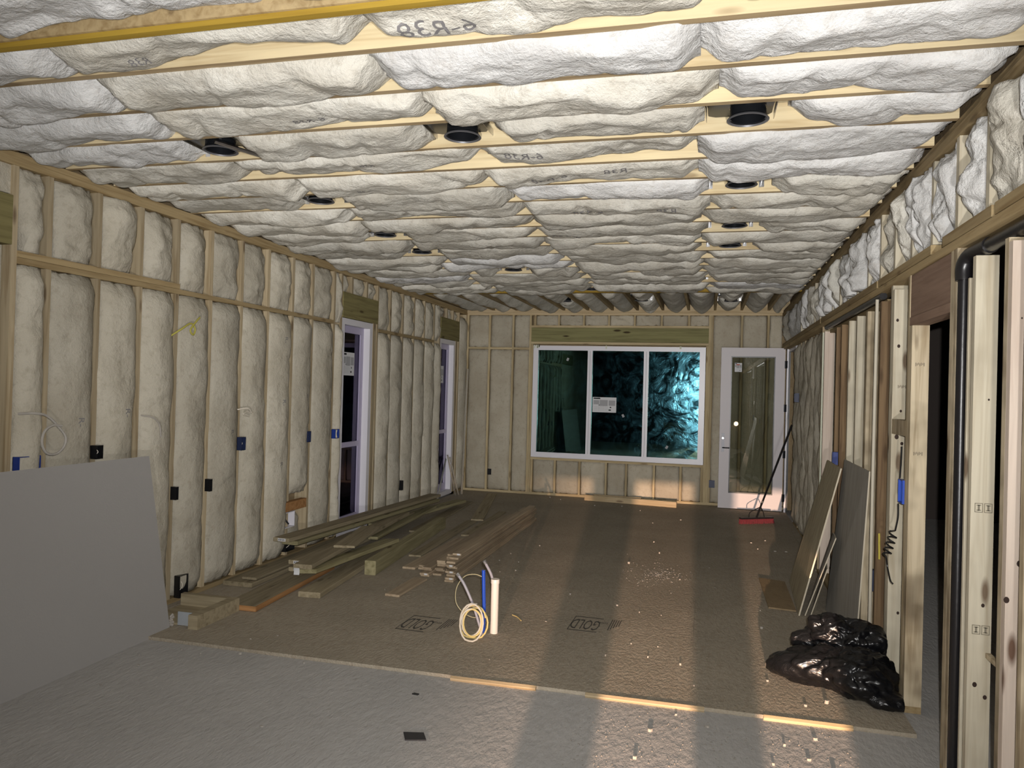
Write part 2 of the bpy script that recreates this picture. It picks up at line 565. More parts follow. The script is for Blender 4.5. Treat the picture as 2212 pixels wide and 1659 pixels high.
def stamp(cx, cy, ang):
    root = None
    v, f = text_mesh('GOLD')
    v2, f2 = text_mesh('EDGE')
    ca, sa = math.cos(ang), math.sin(ang)
    mb = MB()

    def put(v, f, sc, ox, oy, squ=1.0):
        mb.add([(cx + (w.x * sc + ox) * ca - (w.y * sc * squ + oy) * sa, cy + (w.x * sc + ox) * sa + (w.y * sc * squ + oy) * ca, .0012) for w in v], f)
    put(v, f, .078, .008, .010, 4.3)
    put(v2, f2, .026, -.115, -.06, 2.0)
    for (a, b, c, d) in ((-.10, .115, .165, .180), (-.10, .115, -.165, -.150), (.110, .116, -.165, .180)):
        put([Vector((a, c, 0)), Vector((b, c, 0)), Vector((b, d, 0)), Vector((a, d, 0))], [(0, 1, 2, 3)], 1, 0, 0)
    for k in range(5):
        a = -.165 - k * .016
        put([Vector((a, -.17, 0)), Vector((a - .007, -.17, 0)), Vector((a - .007, .10 - .03 * k, 0)), Vector((a, .10 - .03 * k, 0))], [(0, 1, 2, 3)], 1, 0, 0)
    return mb.build('grade_stamp', plain('stamp_ink', (.07, .062, .05), .95), floor, normals=False)


stamp(-1.99, 5.20, math.pi - .03)
stamp(-.82, 5.60, math.pi - .03)

# ------------------------------------------------------------------ ceiling
ceiling = empty('ceiling', kind='structure')
box('roof_deck', XL - .14, XR + .10, Y_REAR, YB + .14, ZC + .235, ZC + .26, OSBW, ceiling)
rnd = random.Random(4)
SP = .4
Y0J = 2.712
cans = [(-2.74, 3.765), (-1.28, 3.775), (.16, 3.775), (-2.74, 4.93), (.18, 4.94), (-2.77, 6.13), (.18, 6.13), (-2.75, 6.96), (.17, 6.94),
        (-2.11, 8.10), (-.96, 8.09), (.16, 8.94), (-1.48, 9.74)]
for k in range(-9, 19):
    y = Y0J + SP * k
    if k == 18:
        break
    if k == -1:
        j = box('joist', XL, XR, y - .01, y + .045, ZC - .035, ZC + .235, PY, ceiling)
        j2 = box('joist_edge', XL, XR, y + .000, y + .034, ZC - .056, ZC - .036, YELP, ceiling)
        continue
    j = box('joist', XL, XR, y, y + .038, ZC, ZC + .235, PXL, ceiling)
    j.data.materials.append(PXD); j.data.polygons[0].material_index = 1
YH = Y0J + SP * 18   # beam that closes the cross joists
bm_ = box('ceiling_beam', XL, XR, YH, YH + .09, ZC - .012, ZC + .235, YELP, ceiling)
seed = 100
marks = {-1: [(-.98, .22, '6-R38', .125), (-2.25, .2, 'R38', .06)], 1: [(-1.92, .18, '6-R38', .07)], 3: [(-2.93, .16, '6-R38', .095), (-1.02, .12, '6-R38', .095), (-1.95, .1, 'R38', .06)],
         4: [(-.97, .2, '6-R38', .095), (-.55, .1, 'R38', .09), (-2.2, .2, 'R38', .07)], 5: [(-2.45, .18, 'R38', .07)], 6: [(-.85, .2, '6-R38', .09), (-.30, .18, 'R38', .09)], 8: [(-1.15, .2, '6-R38', .10)]}
for k in range(-4, 18):
    y0 = Y0J + SP * k + .038 + .001
    y1 = Y0J + SP * (k + 1) - .001
    if k == -2: y1 -= .010
    if k == -1: y0 += .010
    cuts = [XL + .002]
    cx = -2.72 + rnd.uniform(-.12, .12)
    cx2 = -1.36 + rnd.uniform(-.10, .10)
    cx3 = -.03 + rnd.uniform(-.05, .07)
    segs = [[XL + .004, cx], [cx, cx2], [cx2, cx3], [cx3, XR - .004]]
    mine = [c for c in cans if y0 < c[1] < y1]
    for (px, py) in mine:
        out = []
        for a, b in segs:
            lo, hi = px - .20, px + .19
            if b <= lo or a >= hi: out.append([a, b])
            else:
                if lo - a > .25: out.append([a, lo])
                if b - hi > .25: out.append([hi, b])
        segs = out
    for si, (a, b) in enumerate(segs):
        seed += 1
        mid = (a + b) / 2
        right = mid > 0
        white = (right and k < 5) or (mid < -2.6 and k < 3) or rnd.random() < .10
        if k <= -2: white = True
        near = k < 7
        bulge = rnd.uniform(.025, .05)
        base = rnd.uniform(-.014, .004) if not (right and k in (3, 4)) else .012
        ov = rnd.choice((0, .012, .017, .018)) if k < 4 else rnd.choice((.010, .016, .018))
        tl = rnd.choice((0, .03, .10, .14)) if k < 4 else rnd.choice((0, 0, 0, .05))
        if ov: base = max(base, .002) + .010
        o, surf, D = batt(ceiling, (a, y0 - ov, ZC), X, Y, -Z, b - a, y1 - y0 + 2 * ov, FGW if white else FGT, seed, bulge=bulge, base=base,
                          amp=rnd.uniform(.03, .05), edge=.006, ends=.05, tilt=tl, fold=.006 if white else .003,
                          nu=int((b - a) * (46 if near else 26)) + 4, nv=18 if near else 10, depth=.10, gap=.045, low=.03, flat=3.2)
        for (mx_, mv, body, size) in marks.get(k, []):
            if a + .12 < mx_ < b - .12:
                print_on(o, surf, body, mx_ - a, mv, size, math.pi)
# far end: short joists running away from the camera
nx = 13
for i in range(nx):
    xa = XL + .05 + i * .4
    if xa > XR - .05: break
    box('joist', xa, xa + .038, YH + .09, YB, ZC, ZC + .235, PY, ceiling)
    x2 = min(xa + .4, XR - .004)
    if x2 - (xa + .039) < .06: continue
    seed += 1
    w = x2 - xa - .040
    ya, yb = YH + .095, YB - .01
    fc = [c for c in ((-2.06, 11.0), (-.94, 10.95), (.3, 11.05)) if xa + .039 < c[0] < x2]
    pieces = [(ya, yb)]
    if fc: pieces = [(ya, fc[0][1] - .15), (fc[0][1] + .15, yb)]
    for (p, q) in pieces:
        seed += 1
        batt(ceiling, (xa + .039, p, ZC), Y, X, -Z, q - p, w, FGT, seed, bulge=.10, base=-.05, amp=.03, edge=.04, ends=.02, fold=.01, nu=30, nv=12, depth=.1, low=.03, flat=1.8)

# ------------------------------------------------------------------ left wall
wl = empty('wall_left', kind='structure')
box('sheathing', XL - .16, XL - .145, Y_REAR, 7.70, -.02, ZC + .25, OSBW, wl)
box('sheathing', XL - .16, XL - .145, 8.52, 10.92, -.02, ZC + .25, OSBW, wl)
box('sheathing', XL - .16, XL - .145, 11.66, YB + .14, -.02, ZC + .25, OSBW, wl)
box('sheathing', XL - .16, XL - .145, 7.70, 8.52, 2.44, ZC + .25, OSBW, wl)
box('sheathing', XL - .16, XL - .145, 10.92, 11.66, 2.44, ZC + .25, OSBW, wl)
box('top_plate', XL - .14, XL, Y_REAR, YB, ZC - .040, ZC - .002, PY, wl)
box('top_plate', XL - .14, XL + .006, Y_REAR, YB, ZC - .080, ZC - .042, PY, wl)
box('sole_plate', XL - .14, XL, 3.5, 7.70, 0, .038, PY, wl)
box('sole_plate', XL - .14, XL, 8.52, 10.92, 0, .038, PY, wl)
box('sole_plate', XL - .14, XL, 11.66, YB, 0, .038, PY, wl)
ZT = ZC - .080
studs_l = [3.545, 3.79, 4.185, 4.575, 4.965, 5.375, 5.80, 6.215, 6.645, 7.03, 7.50, 7.665, 8.52, 8.625, 9.02, 9.43, 9.83, 10.23, 10.63, 10.875, 11.66, 11.80, YB - .04]
for y in studs_l:
    if y in (8.52, 11.66):
        box('jack_stud', XL - .14, XL, y, y + .080, .0, 2.49, PZ, wl)
        continue
    z0 = .038 if not (7.6 < y < 8.6 or 10.8 < y < 11.7) else 0.0
    box('stud', XL - .14, XL, y, y + .038, z0, ZT, PZ, wl)
# blocking rows
for a, b, dbl in ((3.583, 7.50, 1), (8.663, 10.63, 0)):
    box('blocking', XL - .14, XL + .004, a, b, 2.395, 2.433, PY, wl)
    if dbl:
        box('blocking', XL - .14, XL + .010, a, 5.0, 2.434, 2.472, PY, wl)
# headers over the openings
box('header', XL - .14, XL + .012, 7.665 + .038, 8.625, 2.53, 2.775, TREATY, wl)
box('header_sill', XL - .14, XL + .010, 7.665 + .038, 8.625, 2.49, 2.53, TREATY, wl)
box('header', XL - .14, XL + .012, 10.913, 11.80, 2.53, 2.815, TREATY, wl)
box('header_sill', XL - .14, XL + .010, 10.913, 11.80, 2.49, 2.53, TREATY, wl)
box('header', XL - .14, XL + .004, 1.8, 3.545, 2.50, 2.79, TREATY, wl)
bays = [(3.583, 3.79), (3.828, 4.185), (4.223, 4.575), (4.613, 4.965), (5.003, 5.375), (5.413, 5.80), (5.838, 6.215), (6.253, 6.645), (6.683, 7.03), (7.068, 7.50), (7.538, 7.665),
        (8.663, 9.02), (9.058, 9.43), (9.468, 9.83), (9.868, 10.23), (10.268, 10.63), (10.668, 10.875), (11.838, YB - .04)]
lm = {1: [(.95, .20)], 2: [(.9, .22)], 5: [(1.1, .25)], 7: [(.25, .2), (.85, .2), (1.45, .2)], 8: [(.8, .2)]}
for i, (a, b) in enumerate(bays):
    seed += 1
    w = b - a - .004
    zlow = (.05, 2.392)
    if i == 17: zlow = (.05, 2.9)
    special = i == 8
    top = zlow[1]
    bot = zlow[0] if i != 8 else .63
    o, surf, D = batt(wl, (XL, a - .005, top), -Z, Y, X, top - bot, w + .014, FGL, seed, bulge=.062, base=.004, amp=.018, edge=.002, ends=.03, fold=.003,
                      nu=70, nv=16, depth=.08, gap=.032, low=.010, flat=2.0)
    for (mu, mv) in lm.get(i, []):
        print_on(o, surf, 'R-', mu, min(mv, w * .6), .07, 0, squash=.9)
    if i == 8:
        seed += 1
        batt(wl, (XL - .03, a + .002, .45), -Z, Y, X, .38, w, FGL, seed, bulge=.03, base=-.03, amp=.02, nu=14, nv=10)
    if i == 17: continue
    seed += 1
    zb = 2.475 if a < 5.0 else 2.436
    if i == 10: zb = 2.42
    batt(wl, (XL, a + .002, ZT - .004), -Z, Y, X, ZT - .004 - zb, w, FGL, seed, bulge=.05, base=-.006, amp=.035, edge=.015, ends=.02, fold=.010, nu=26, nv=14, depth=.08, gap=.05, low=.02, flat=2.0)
for (a, b) in ((7.705, 7.92), (7.958, 8.31), (8.348, 8.625), (10.915, 11.20), (11.24, 11.5), (11.54, 11.80)):
    seed += 1
    zb = 2.78 if a < 9 else 2.82
    if b - a > .1:
        batt(wl, (XL, a + .002, ZT - .004), -Z, Y, X, ZT - zb - .006, b - a - .004, FGL, seed, bulge=.04, base=-.02, amp=.03, edge=.03, ends=.02, fold=.01, nu=12, nv=10, depth=.08)
for y in (7.92, 8.31, 11.20, 11.50):
    box('cripple_stud', XL - .14, XL, y, y + .038, 2.775 if y < 9 else 2.815, ZT, PZ, wl)
# wall behind the photographer, left side
box('rear_batts', XL - .14, XL - .02, Y_REAR, 3.50, 0, 2.49, FGL, wl)
box('rear_batts', XL - .14, XL - .02, Y_REAR, 1.80, 2.49, ZT, FGL, wl)
box('rear_batts', XL - .14, XL - .02, 1.80, 3.545, 2.80, ZT, FGL, wl)

# ------------------------------------------------------------------ back wall
wb = empty('wall_back', kind='structure')
box('sheathing', XL - .14, -2.83, YB + .13, YB + .15, -.02, ZC + .25, OSBW, wb)
box('sheathing', .03, XR + .4, YB + .13, YB + .15, -.02, ZC + .25, OSBW, wb)
box('sheathing', -2.83, .03, YB + .13, YB + .15, -.02, .62, OSBW, wb)
box('sheathing', -2.83, .03, YB + .13, YB + .15, 2.47, ZC + .25, OSBW, wb)
box('top_plate', XL, XR + .1, YB, YB + .13, ZC - .040, ZC + .235, PX, wb)
box('top_plate', XL, XR + .1, YB - .003, YB + .13, ZC - .080, ZC - .042, PX, wb)
PXB = wood('pine_back_x', (.46, .37, .22), (.31, .23, .12), 'x', .5, .15)
PZB = wood('pine_back_z', (.46, .37, .22), (.31, .23, .12), 'z', .5, .25)
box('sole_plate', XL, XR + .1, YB, YB + .13, 0, .038, PXB, wb)
studs_b = [XL + .002, -3.585, -3.175, -2.878, .012, .045]
for x in studs_b:
    box('stud', x, x + .034, YB, YB + .13, .038, ZT, PZB, wb)
for x in (.49, .88):
    box('stud', x, x + .034, YB, YB + .13, .038, ZT, PZB, wb)
box('blocking', -3.551, -3.175, YB - .003, YB + .13, 2.395, 2.433, PXB, wb)
box('blocking', XL + .036, -3.585, YB - .003, YB + .13, 2.395, 2.433, PXB, wb)
box('blocking', -3.141, -2.878, YB - .003, YB + .13, 2.395, 2.433, PXB, wb)
box('jack_stud', -2.842, -2.806, YB, YB + .13, .038, 2.49, PZB, wb)
box('jack_stud', -.022, .012, YB, YB + .13, .038, 2.49, PZB, wb)
box('header', -2.842, .010, YB - .010, YB + .12, 2.535, 2.765, wood('treated_header', (.22, .205, .09), (.145, .13, .055), 'x', 1.0, .1), wb)
box('header_cap', -2.842, .010, YB - .012, YB + .12, 2.767, 2.803, PXB, wb)
box('header_sill', -2.842, .010, YB - .008, YB + .12, 2.492, 2.532, PXB, wb)
box('window_sill_plate', -2.806, -.022, YB - .004, YB + .13, .580, .618, PXB, wb)
crip = [-2.80, -2.41, -2.00, -1.565, -1.24, -.80, -.385, -.06]
for x in crip:
    box('cripple_stud', x, x + .034, YB, YB + .13, .038, .580, PZB, wb)
cript = [-2.80, -2.40, -1.985, -1.575, -1.16, -.735, -.31]
for x in cript:
    box('cripple_stud', x, x + .030, YB, YB + .13, 2.803, ZT, PZB, wb)


def bb(x0, x1, z0, z1, bul=.016, **kw):
    global seed
    seed += 1
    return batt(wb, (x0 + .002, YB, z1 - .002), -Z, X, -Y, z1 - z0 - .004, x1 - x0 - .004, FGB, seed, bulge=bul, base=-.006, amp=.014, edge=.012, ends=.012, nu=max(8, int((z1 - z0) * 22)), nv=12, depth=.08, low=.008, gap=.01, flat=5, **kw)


cols = [(XL + .036, -3.585), (-3.551, -3.175), (-3.141, -2.878)]
for a, b in cols:
    bb(a, b, .04, 2.395); bb(a, b, 2.434, ZT)
for a, b in zip(crip[:-1], crip[1:]): bb(a + .034, b, .04, .58)
for a, b in zip(cript, cript[1:] + [.012]): bb(a + .030, b, 2.805, ZT)
for a, b in ((.079, .49), (.524, .88), (.914, XR)):
    bb(a, b, .04, ZT)

# ------------------------------------------------------------------ right wall
wr = empty('wall_right', kind='structure')
XR2 = XR + .089
box('top_plate', XR, XR2, Y_REAR, YB, ZC - .040, ZC - .002, PY, wr)
box('top_plate', XR - .012, XR2, Y_REAR, YB, ZC - .085, ZC - .042, PY, wr)
box('middle_plate', XR - .004, XR2, -1.9, YB, 2.440, 2.482, PY, wr)
for a, b in ((-1.9, 3.42), (3.46, 4.12), (4.32, 5.55), (5.60, 8.2), (8.25, YB)):
    box('middle_plate', XR - .004, XR2, a, b, 2.486, 2.535, PY, wr)
box('sheathing', XR2 + .004, XR2 + .02, Y_REAR, YB, 2.44, ZC + .25, OSBW, wr)
# upper short studs and stuffed batts
ys = [2.70 - .4 * 6 + .4 * i for i in range(0, 25)]
ys = [y for y in ys if y < YB - .1]
for i, y in enumerate(ys):
    box('short_stud', XR, XR2, y, y + .038, 2.535, ZC - .085, PZP, wr)
for a, b in zip(ys, ys[1:] + [YB]):
    seed += 1
    rr = random.Random(seed)
    w = b - a - .042
    near = a < 6.5
    far = a > 10.4
    zt = ZC - .088
    zb = 2.538 if not far else 2.62
    if far:
        box('osb_patch', XR + .01, XR2, a + .04, b - .004, 2.536, 2.80, OSBW, wr)
        zb = 2.80
    # each bay is stuffed with one or two lumps
    lumps = [(a + .040, w)] if rr.random() < .35 else [(a + .040, w * .56), (a + .040 + w * .46, w * .54)]
    for (ya, ww) in lumps:
        seed += 1
        batt(wr, (XR + .004, ya - .012, zt), -Z, Y, -X, zt - zb, ww + .02, FGW if rr.random() < .75 else FGT, seed, bulge=.06, base=-.006, amp=.085, edge=.02, ends=.02,
             fold=.025, nu=34 if near else 18, nv=16 if near else 10, depth=.06, gap=.06, low=.03, flat=1.8)
# lower studs, near to far: (y_near, y_far, top, material)
rs = [(.55, .588, 2.365, PZ), (.95, .988, 2.365, PZ), (1.35, 1.388, 2.365, PZ), (1.75, 1.788, 2.365, PZ), (2.15, 2.188, 2.365, PZ), (2.60, 2.638, 2.365, PZ),
      (3.072, 3.109, 2.365, PZG), (3.234, 3.272, 2.345, PZK), (3.274, 3.312, 2.365, PZG),
      (3.638, 3.676, 2.360, PZP), (3.894, 3.932, 2.44, PZG), (3.934, 3.985, 2.44, PZG),
      (4.663, 4.723, 2.150, PZG), (5.099, 5.137, 2.41, PZP), (5.139, 5.184, 2.44, PZP),
      (5.455, 5.493, 2.38, PZD), (5.895, 5.953, 2.36, PZG), (6.278, 6.316, 2.365, PZP), (6.612, 6.650, 2.360, PZP),
      (6.962, 7.000, 2.36, PZD), (7.225, 7.263, 2.36, PZD), (7.925, 7.963, 2.38, PZK), (8.088, 8.126, 2.44, PZ)]
for a, b, t, m in rs:
    box('stud', XR, XR2, a, b, .018, t, m, wr)
box('king_stud', XR, XR2, 4.725, 4.763, .018, 2.44, PZ, wr)
box('header', XR + .004, XR2, 3.987, 4.722, 2.20, 2.436, HDRB, wr)
box('header_sill', XR, XR2, 3.987, 4.722, 2.152, 2.198, HDRB, wr)
box('sole_plate', XR, XR2, -1.9, 3.985, -.020, .018, PY, wr)
box('sole_plate', XR, XR2, 4.663, 8.13, -.020, .018, PY, wr)
box('sole_plate', XR + .075, XR2 + .06, 8.13, 11.02, -.020, .018, PY, wr)
box('blocking', XR + .002, XR2, 4.765, 5.099, 1.52, 1.61, PZG, wr)
box('blocking', XR + .068, XR2, 3.315, 3.636, .64, .66, PZG, wr)
box('lower_plate', XR + .045, XR2, 5.50, 7.92, 2.365, 2.40, PY, wr)
# insulated stretch beyond the open studs
for a, b in ((8.13, 8.52), (8.558, 8.92), (8.958, 9.32), (9.358, 9.72), (9.758, 10.12), (10.158, 10.52), (10.558, 10.98)):
    if a > 8.2: box('stud', XR + .075, XR2 + .06, a - .038, a, .018, 2.44, PZ, wr)
    seed += 1
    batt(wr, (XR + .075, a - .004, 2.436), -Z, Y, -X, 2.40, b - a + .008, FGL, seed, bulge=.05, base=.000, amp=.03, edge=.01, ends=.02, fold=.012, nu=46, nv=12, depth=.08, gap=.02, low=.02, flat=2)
box('sheathing', XR2 + .065, XR2 + .08, 8.13, 10.98, -.02, 2.44, OSBW, wr)
box('ragged_foam_edge', XR - .002, XR2, 8.060, 8.086, .3, 2.38, SPRAYF, wr)
def stud_stamp(x, z, y):
    mb = MB()
    for i in range(2):
        a = x + i * .036
        for (p, q_, r_, s_) in ((0, .032, 0, .003), (0, .032, .037, .040), (0, .003, .003, .037), (.029, .032, .003, .037), (.012, .020, .008, .032), (.007, .025, .008, .011), (.007, .025, .029, .032)):
            mb.box(a + p, a + q_, y - .0008, y - .0001, z + r_, z + s_)
    mb.build('grade_stamp', plain('stud_ink', (.25, .22, .16), .9), wr, normals=False)


stud_stamp(XR + .015, .735, 3.638)
stud_stamp(XR + .015, 1.256, 3.638)
for (x_, y_, z_) in ((XR + .03, 5.0982, 1.80), (XR + .02, 4.6622, 1.92), (XR + .02, 4.6622, 1.42)):
    mb = MB()
    for i in range(7):
        mb.box(x_ + i * .007, x_ + i * .007 + .0035, y_ - .0006, y_, z_ + .004 * (i % 3), z_ + .020 - .003 * (i % 2))
    mb.build('smudged_stamp', plain('stud_ink_b', (.20, .165, .12), .9), wr, normals=False)
KN = plain('knot_dark', (.035, .018, .012), .8)
for (x_, y_, z_, r_) in ((XR + .045, 3.2335, 1.125, .010), (XR + .040, 3.2335, .315, .011), (XR + .004, 3.2335, .985, .010), (XR + .075, 3.2335, .74, .010), (XR + .05, 3.2335, 1.66, .004), (XR + .035, 3.2335, 2.05, .003),
                         (XR + .03, 5.0985, 1.50, .012), (XR + .06, 5.0985, 1.46, .009), (XR + .05, 5.0985, 1.66, .007), (XR + .03, 5.0985, 2.06, .009), (XR + .02, 5.0985, 2.22, .008), (XR + .06, 5.0985, .42, .008),
                         (XR + .055, 3.6375, .86, .007), (XR + .03, 3.6375, .52, .009), (XR + .07, 3.6375, .47, .008), (XR + .06, 3.6375, 1.74, .004)):
    MB().add([(x_ + r_ * math.cos(k * math.pi / 5), y_, z_ + r_ * 1.25 * math.sin(k * math.pi / 5)) for k in range(10)], [tuple(range(10))]).build('knot', KN, wr, normals=False)
# dark room beyond the open studs
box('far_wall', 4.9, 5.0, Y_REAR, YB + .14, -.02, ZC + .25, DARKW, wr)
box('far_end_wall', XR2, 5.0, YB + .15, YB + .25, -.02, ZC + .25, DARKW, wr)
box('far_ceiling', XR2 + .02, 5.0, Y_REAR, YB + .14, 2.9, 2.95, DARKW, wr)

# ------------------------------------------------------------------ behind the photographer
BLOCKM = plain('blocker_dark', (.03, .03, .032), .9)  # dark so the added blockers barely show in the panes
wre = empty('wall_rear', kind='structure')
box('rear_sheathing', XL - .14, 5.0, Y_REAR - .1, Y_REAR, -.16, ZC + .25, OSBW, wre)
box('light_blocker', XL, XR, -2.012, -2.000, 0.738, ZC - .002, BLOCKM, wre)  # added unseen sheet that keeps the work lamp's beam low
for a, b in ((-1.40, -1.0), (-1.0, -.62), (-.27, -.12), (.08, .218), (.39, XR)):
    box('stud', a, b, -2.0, -1.95, -.02, 0.738, PZ, wre)
box('light_blocker', XL, -1.40, -2.012, -2.000, -.02, 0.738, BLOCKM, wre)  # added unseen sheet closing off the beam left of the gaps
# ------------------------------------------------------------------ window_1 (triple, back wall)
w1 = empty('window_1', (-1.415, YB, .62), 'structure')
WX0, WX1, WZ0, WZ1 = -2.800, -.028, .622, 2.468
FY0, FY1 = YB - .012, YB + .07
mb = MB()
mb.box(WX0, WX1, FY0, FY1, WZ0, WZ0 + .085); mb.box(WX0, WX1, FY0, FY1, WZ1 - .075, WZ1)
mb.box(WX0, WX0 + .085, FY0, FY1, WZ0 + .085, WZ1 - .075); mb.box(WX1 - .09, WX1, FY0, FY1, WZ0 + .085, WZ1 - .075)
mb.build('window_frame', VINYL, w1, normals=False)
box('window_stop', WX0 + .03, WX1 - .03, FY0 - .008, FY0 - .001, WZ0 + .055, WZ0 + .075, VINYL, w1)
for a, b in ((-1.890, -1.812), (-.985, -.905)):
    m_ = box('mullion', a, b, FY0 - .004, FY1 - .01, WZ0 + .085, WZ1 - .075, VINYL, w1)
    MB().box(a + .036, a + .042, FY0 - .008, FY0 - .0045, WZ0 + .09, WZ1 - .08).build('groove', PAPERG, m_, normals=False)
for a, b in ((WX0 + .085, -1.890), (-1.812, -.985), (-.905, WX1 - .09)):
    box('pane', a, b, YB + .022, YB + .028, WZ0 + .085, WZ1 - .075, GLASSW, w1)
rr = random.Random(8)
for k in range(7):
    x = rr.choice([-2.75, -2.70, -1.72, -1.60, -.42, -.36, -.12]) + rr.uniform(-.05, .05)
    MB().box(x, x + rr.uniform(.015, .03), FY0 - .012, FY0 - .001, WZ1 - rr.uniform(.02, .05), WZ1 + .01).build('foam_drip', SPRAYF, w1, normals=False)


def sticker(parent, P, ux, uz, n, w, h, seedv, name='paper_label'):
    """printed paper label: sheet and its print"""
    P, ux, uz, n = Vector(P), Vector(ux), Vector(uz), Vector(n)
    s = MB().prism([P, P + ux * w, P + ux * w + uz * h, P + uz * h], n * .0015).build(name, PAPER, parent)
    r = random.Random(seedv)
    dk, gr = MB(), MB()

    def q(mb, a, b, c, d, o=.0022):
        p = [P + ux * a * w + uz * c * h, P + ux * b * w + uz * c * h, P + ux * b * w + uz * d * h, P + ux * a * w + uz * d * h]
        mb.add([v + n * o for v in p], [(0, 1, 2, 3)])
    q(dk, .04, .32, .88, .96)
    q(gr, .30, .64, .42, .82); q(gr, .04, .28, .52, .80); q(gr, .68, .95, .45, .80)
    q(dk, .26, .30, .45, .50); q(dk, .73, .79, .30, .38); q(dk, .68, .78, .12, .20)
    for k in range(5):
        z = .10 + k * .065
        q(gr, .26, .46, z, z + .012, .0024); q(gr, .50, .66, z, z + .010, .0024)
        q(gr, .05, .22, z, z + .010, .0024)
    q(gr, .245, .252, .08, .50, .0024); q(gr, .475, .482, .08, .42, .0024)
    gr.build('print_grey', PAPERG, s, normals=False); dk.build('print_black', PRINTB, s, normals=False)
    return s


sticker(w1, (-1.795, YB + .018, 1.395), X, Z, -Y, .385, .245, 3)
for (x, z, a) in ((-1.30, 1.32, .5), (-2.25, 2.23, -.4), (-.62, .86, -.5)):
    ca, sa = math.cos(a), math.sin(a)
    u_ = Vector((ca, 0, sa)); v_ = Vector((-sa, 0, ca))
    P = Vector((x, YB + .018, z))
    MB().prism([P, P + u_ * .035, P + u_ * .035 + v_ * .05, P + v_ * .05], (0, -.001, 0)).build('tape_tab', PAPERG, w1)

# ------------------------------------------------------------------ glazed openings in the left wall


def side_window(name, ya, yb, z1):
    w = empty(name, (XL - .1, (ya + yb) / 2, 0), 'structure')
    xo, xi = XL - .135, XL - .004
    mb = MB()
    mb.box(xo, xi, yb - .075, yb, .02, z1); mb.box(xo, xi, ya, ya + .075, .02, z1)
    mb.box(xo, xi, ya + .075, yb - .075, z1 - .07, z1); mb.box(xo, xi, ya + .075, yb - .075, .02, .09)
    mb.build('window_frame', VINYL, w, normals=False)
    VI = SIDEV
    mb = MB()
    mb.box(xo + .01, xo + .05, yb - .15, yb - .0755, .09, z1 - .07); mb.box(xo + .01, xo + .05, ya + .0755, ya + .15, .09, z1 - .07)
    mb.box(xo + .01, xo + .05, ya + .15, yb - .15, z1 - .15, z1 - .0705); mb.box(xo + .01, xo + .05, ya + .15, yb - .15, .0905, .20)
    mb.build('sash', VI, w, normals=False)
    box('mid_rail', xo + .01, xo + .05, ya + .15, yb - .15, 1.0, 1.06, VI, w)
    box('pane', xo + .026, xo + .032, ya + .15, yb - .15, 1.06, z1 - .15, GLASSS, w)
    box('pane', xo + .026, xo + .032, ya + .15, yb - .15, .20, 1.0, GLASSS, w)
    return w


SIDEV = plain('lilac_vinyl', (.42, .38, .52), .4)
w2 = side_window('window_2', 7.705, 8.515, 2.485)
sticker(w2, (XL - .100, 7.93, 1.84), Y, Z, X, .30, .27, 5)
w3 = side_window('window_3', 10.915, 11.655, 2.485)
sticker(w3, (XL - .100, 11.10, 1.80), Y, Z, X, .28, .27, 6)

# ------------------------------------------------------------------ door_1: glazed door standing open in front of the back wall
d1 = empty('door_1', (1.16, 11.98, 0), 'structure')
DX0, DX1, DY0, DY1 = .205, 1.130, 11.957, 12.000
slab_z0, slab_z1 = .012, 2.455
mb = MB()
mb.box(DX0, .358, DY0, DY1, slab_z0, slab_z1); mb.box(.985, DX1, DY0, DY1, slab_z0, slab_z1)
mb.box(.358, .985, DY0, DY1, 2.318, slab_z1); mb.box(.358, .985, DY0, DY1, slab_z0, .25)
mb.build('door_leaf', DOORP, d1, normals=False)
mb = MB()
for (a, b, c, d) in ((.352, .366, .244, 2.324), (.977, .991, .244, 2.324), (.366, .977, .244, .262), (.366, .977, 2.306, 2.324)):
    mb.box(a, b, DY0 - .004, DY0 + .002, c, d)
mb.build('glazing_bead', BLACKP, d1, normals=False)
box('pane', .358, .985, 11.974, 11.982, .25, 2.318, GLASSD, d1)
pl = MB().box(.236, .278, DY0 - .010, DY0, .865, 1.150).build('lock_plate', GREYM, d1, normals=False)
MB().tube([(.257, DY0 - .012, 1.075), (.257, DY0 - .024, 1.075)], .014, 12).build('lock_cylinder', STEELB, pl)
MB().tube(spline([(.257, DY0 - .01, .930), (.257, DY0 - .045, .930), (.275, DY0 - .055, .930), (.355, DY0 - .055, .930)]), .009, 8).build('lever_handle', BLACKP, pl, True)
for z in (2.208, 1.557, .864, .214):
    h = MB().tube([(1.142, DY0 - .014, z - .055), (1.142, DY0 - .014, z + .055)], .013, 10).box(1.122, 1.162, DY0 - .012, DY0 - .001, z - .055, z + .055)
    h.build('hinge', DARKM, d1)
# jambs in the right wall
box('door_jamb', 1.153, 1.178, DY0 - .006, DY1 + .05, 0, 2.44, VINYL, d1)
box('dark_gap_strip', 1.180, 1.205, DY0 + .004, DY1 + .02, 0.02, 2.43, BLACKP, d1)  # black strip painted in for the dark gap of the opening
box('door_jamb', 1.186, XR2 + .08, 11.02, 11.06, 0, 2.44, VINYL, d1)
box('head_jamb', 1.180, XR2 + .08, 11.06, 11.95, 2.40, 2.438, VINYL, d1)
sticker(d1, (.405, 11.9725, 2.088), X, Z, -Y, .105, .135, 7)
MB().add([(.43, 11.970, 2.19), (.48, 11.970, 2.19), (.48, 11.970, 2.205), (.43, 11.970, 2.205)], [(0, 1, 2, 3)]).build('label_band', PRINTR, d1, normals=False)

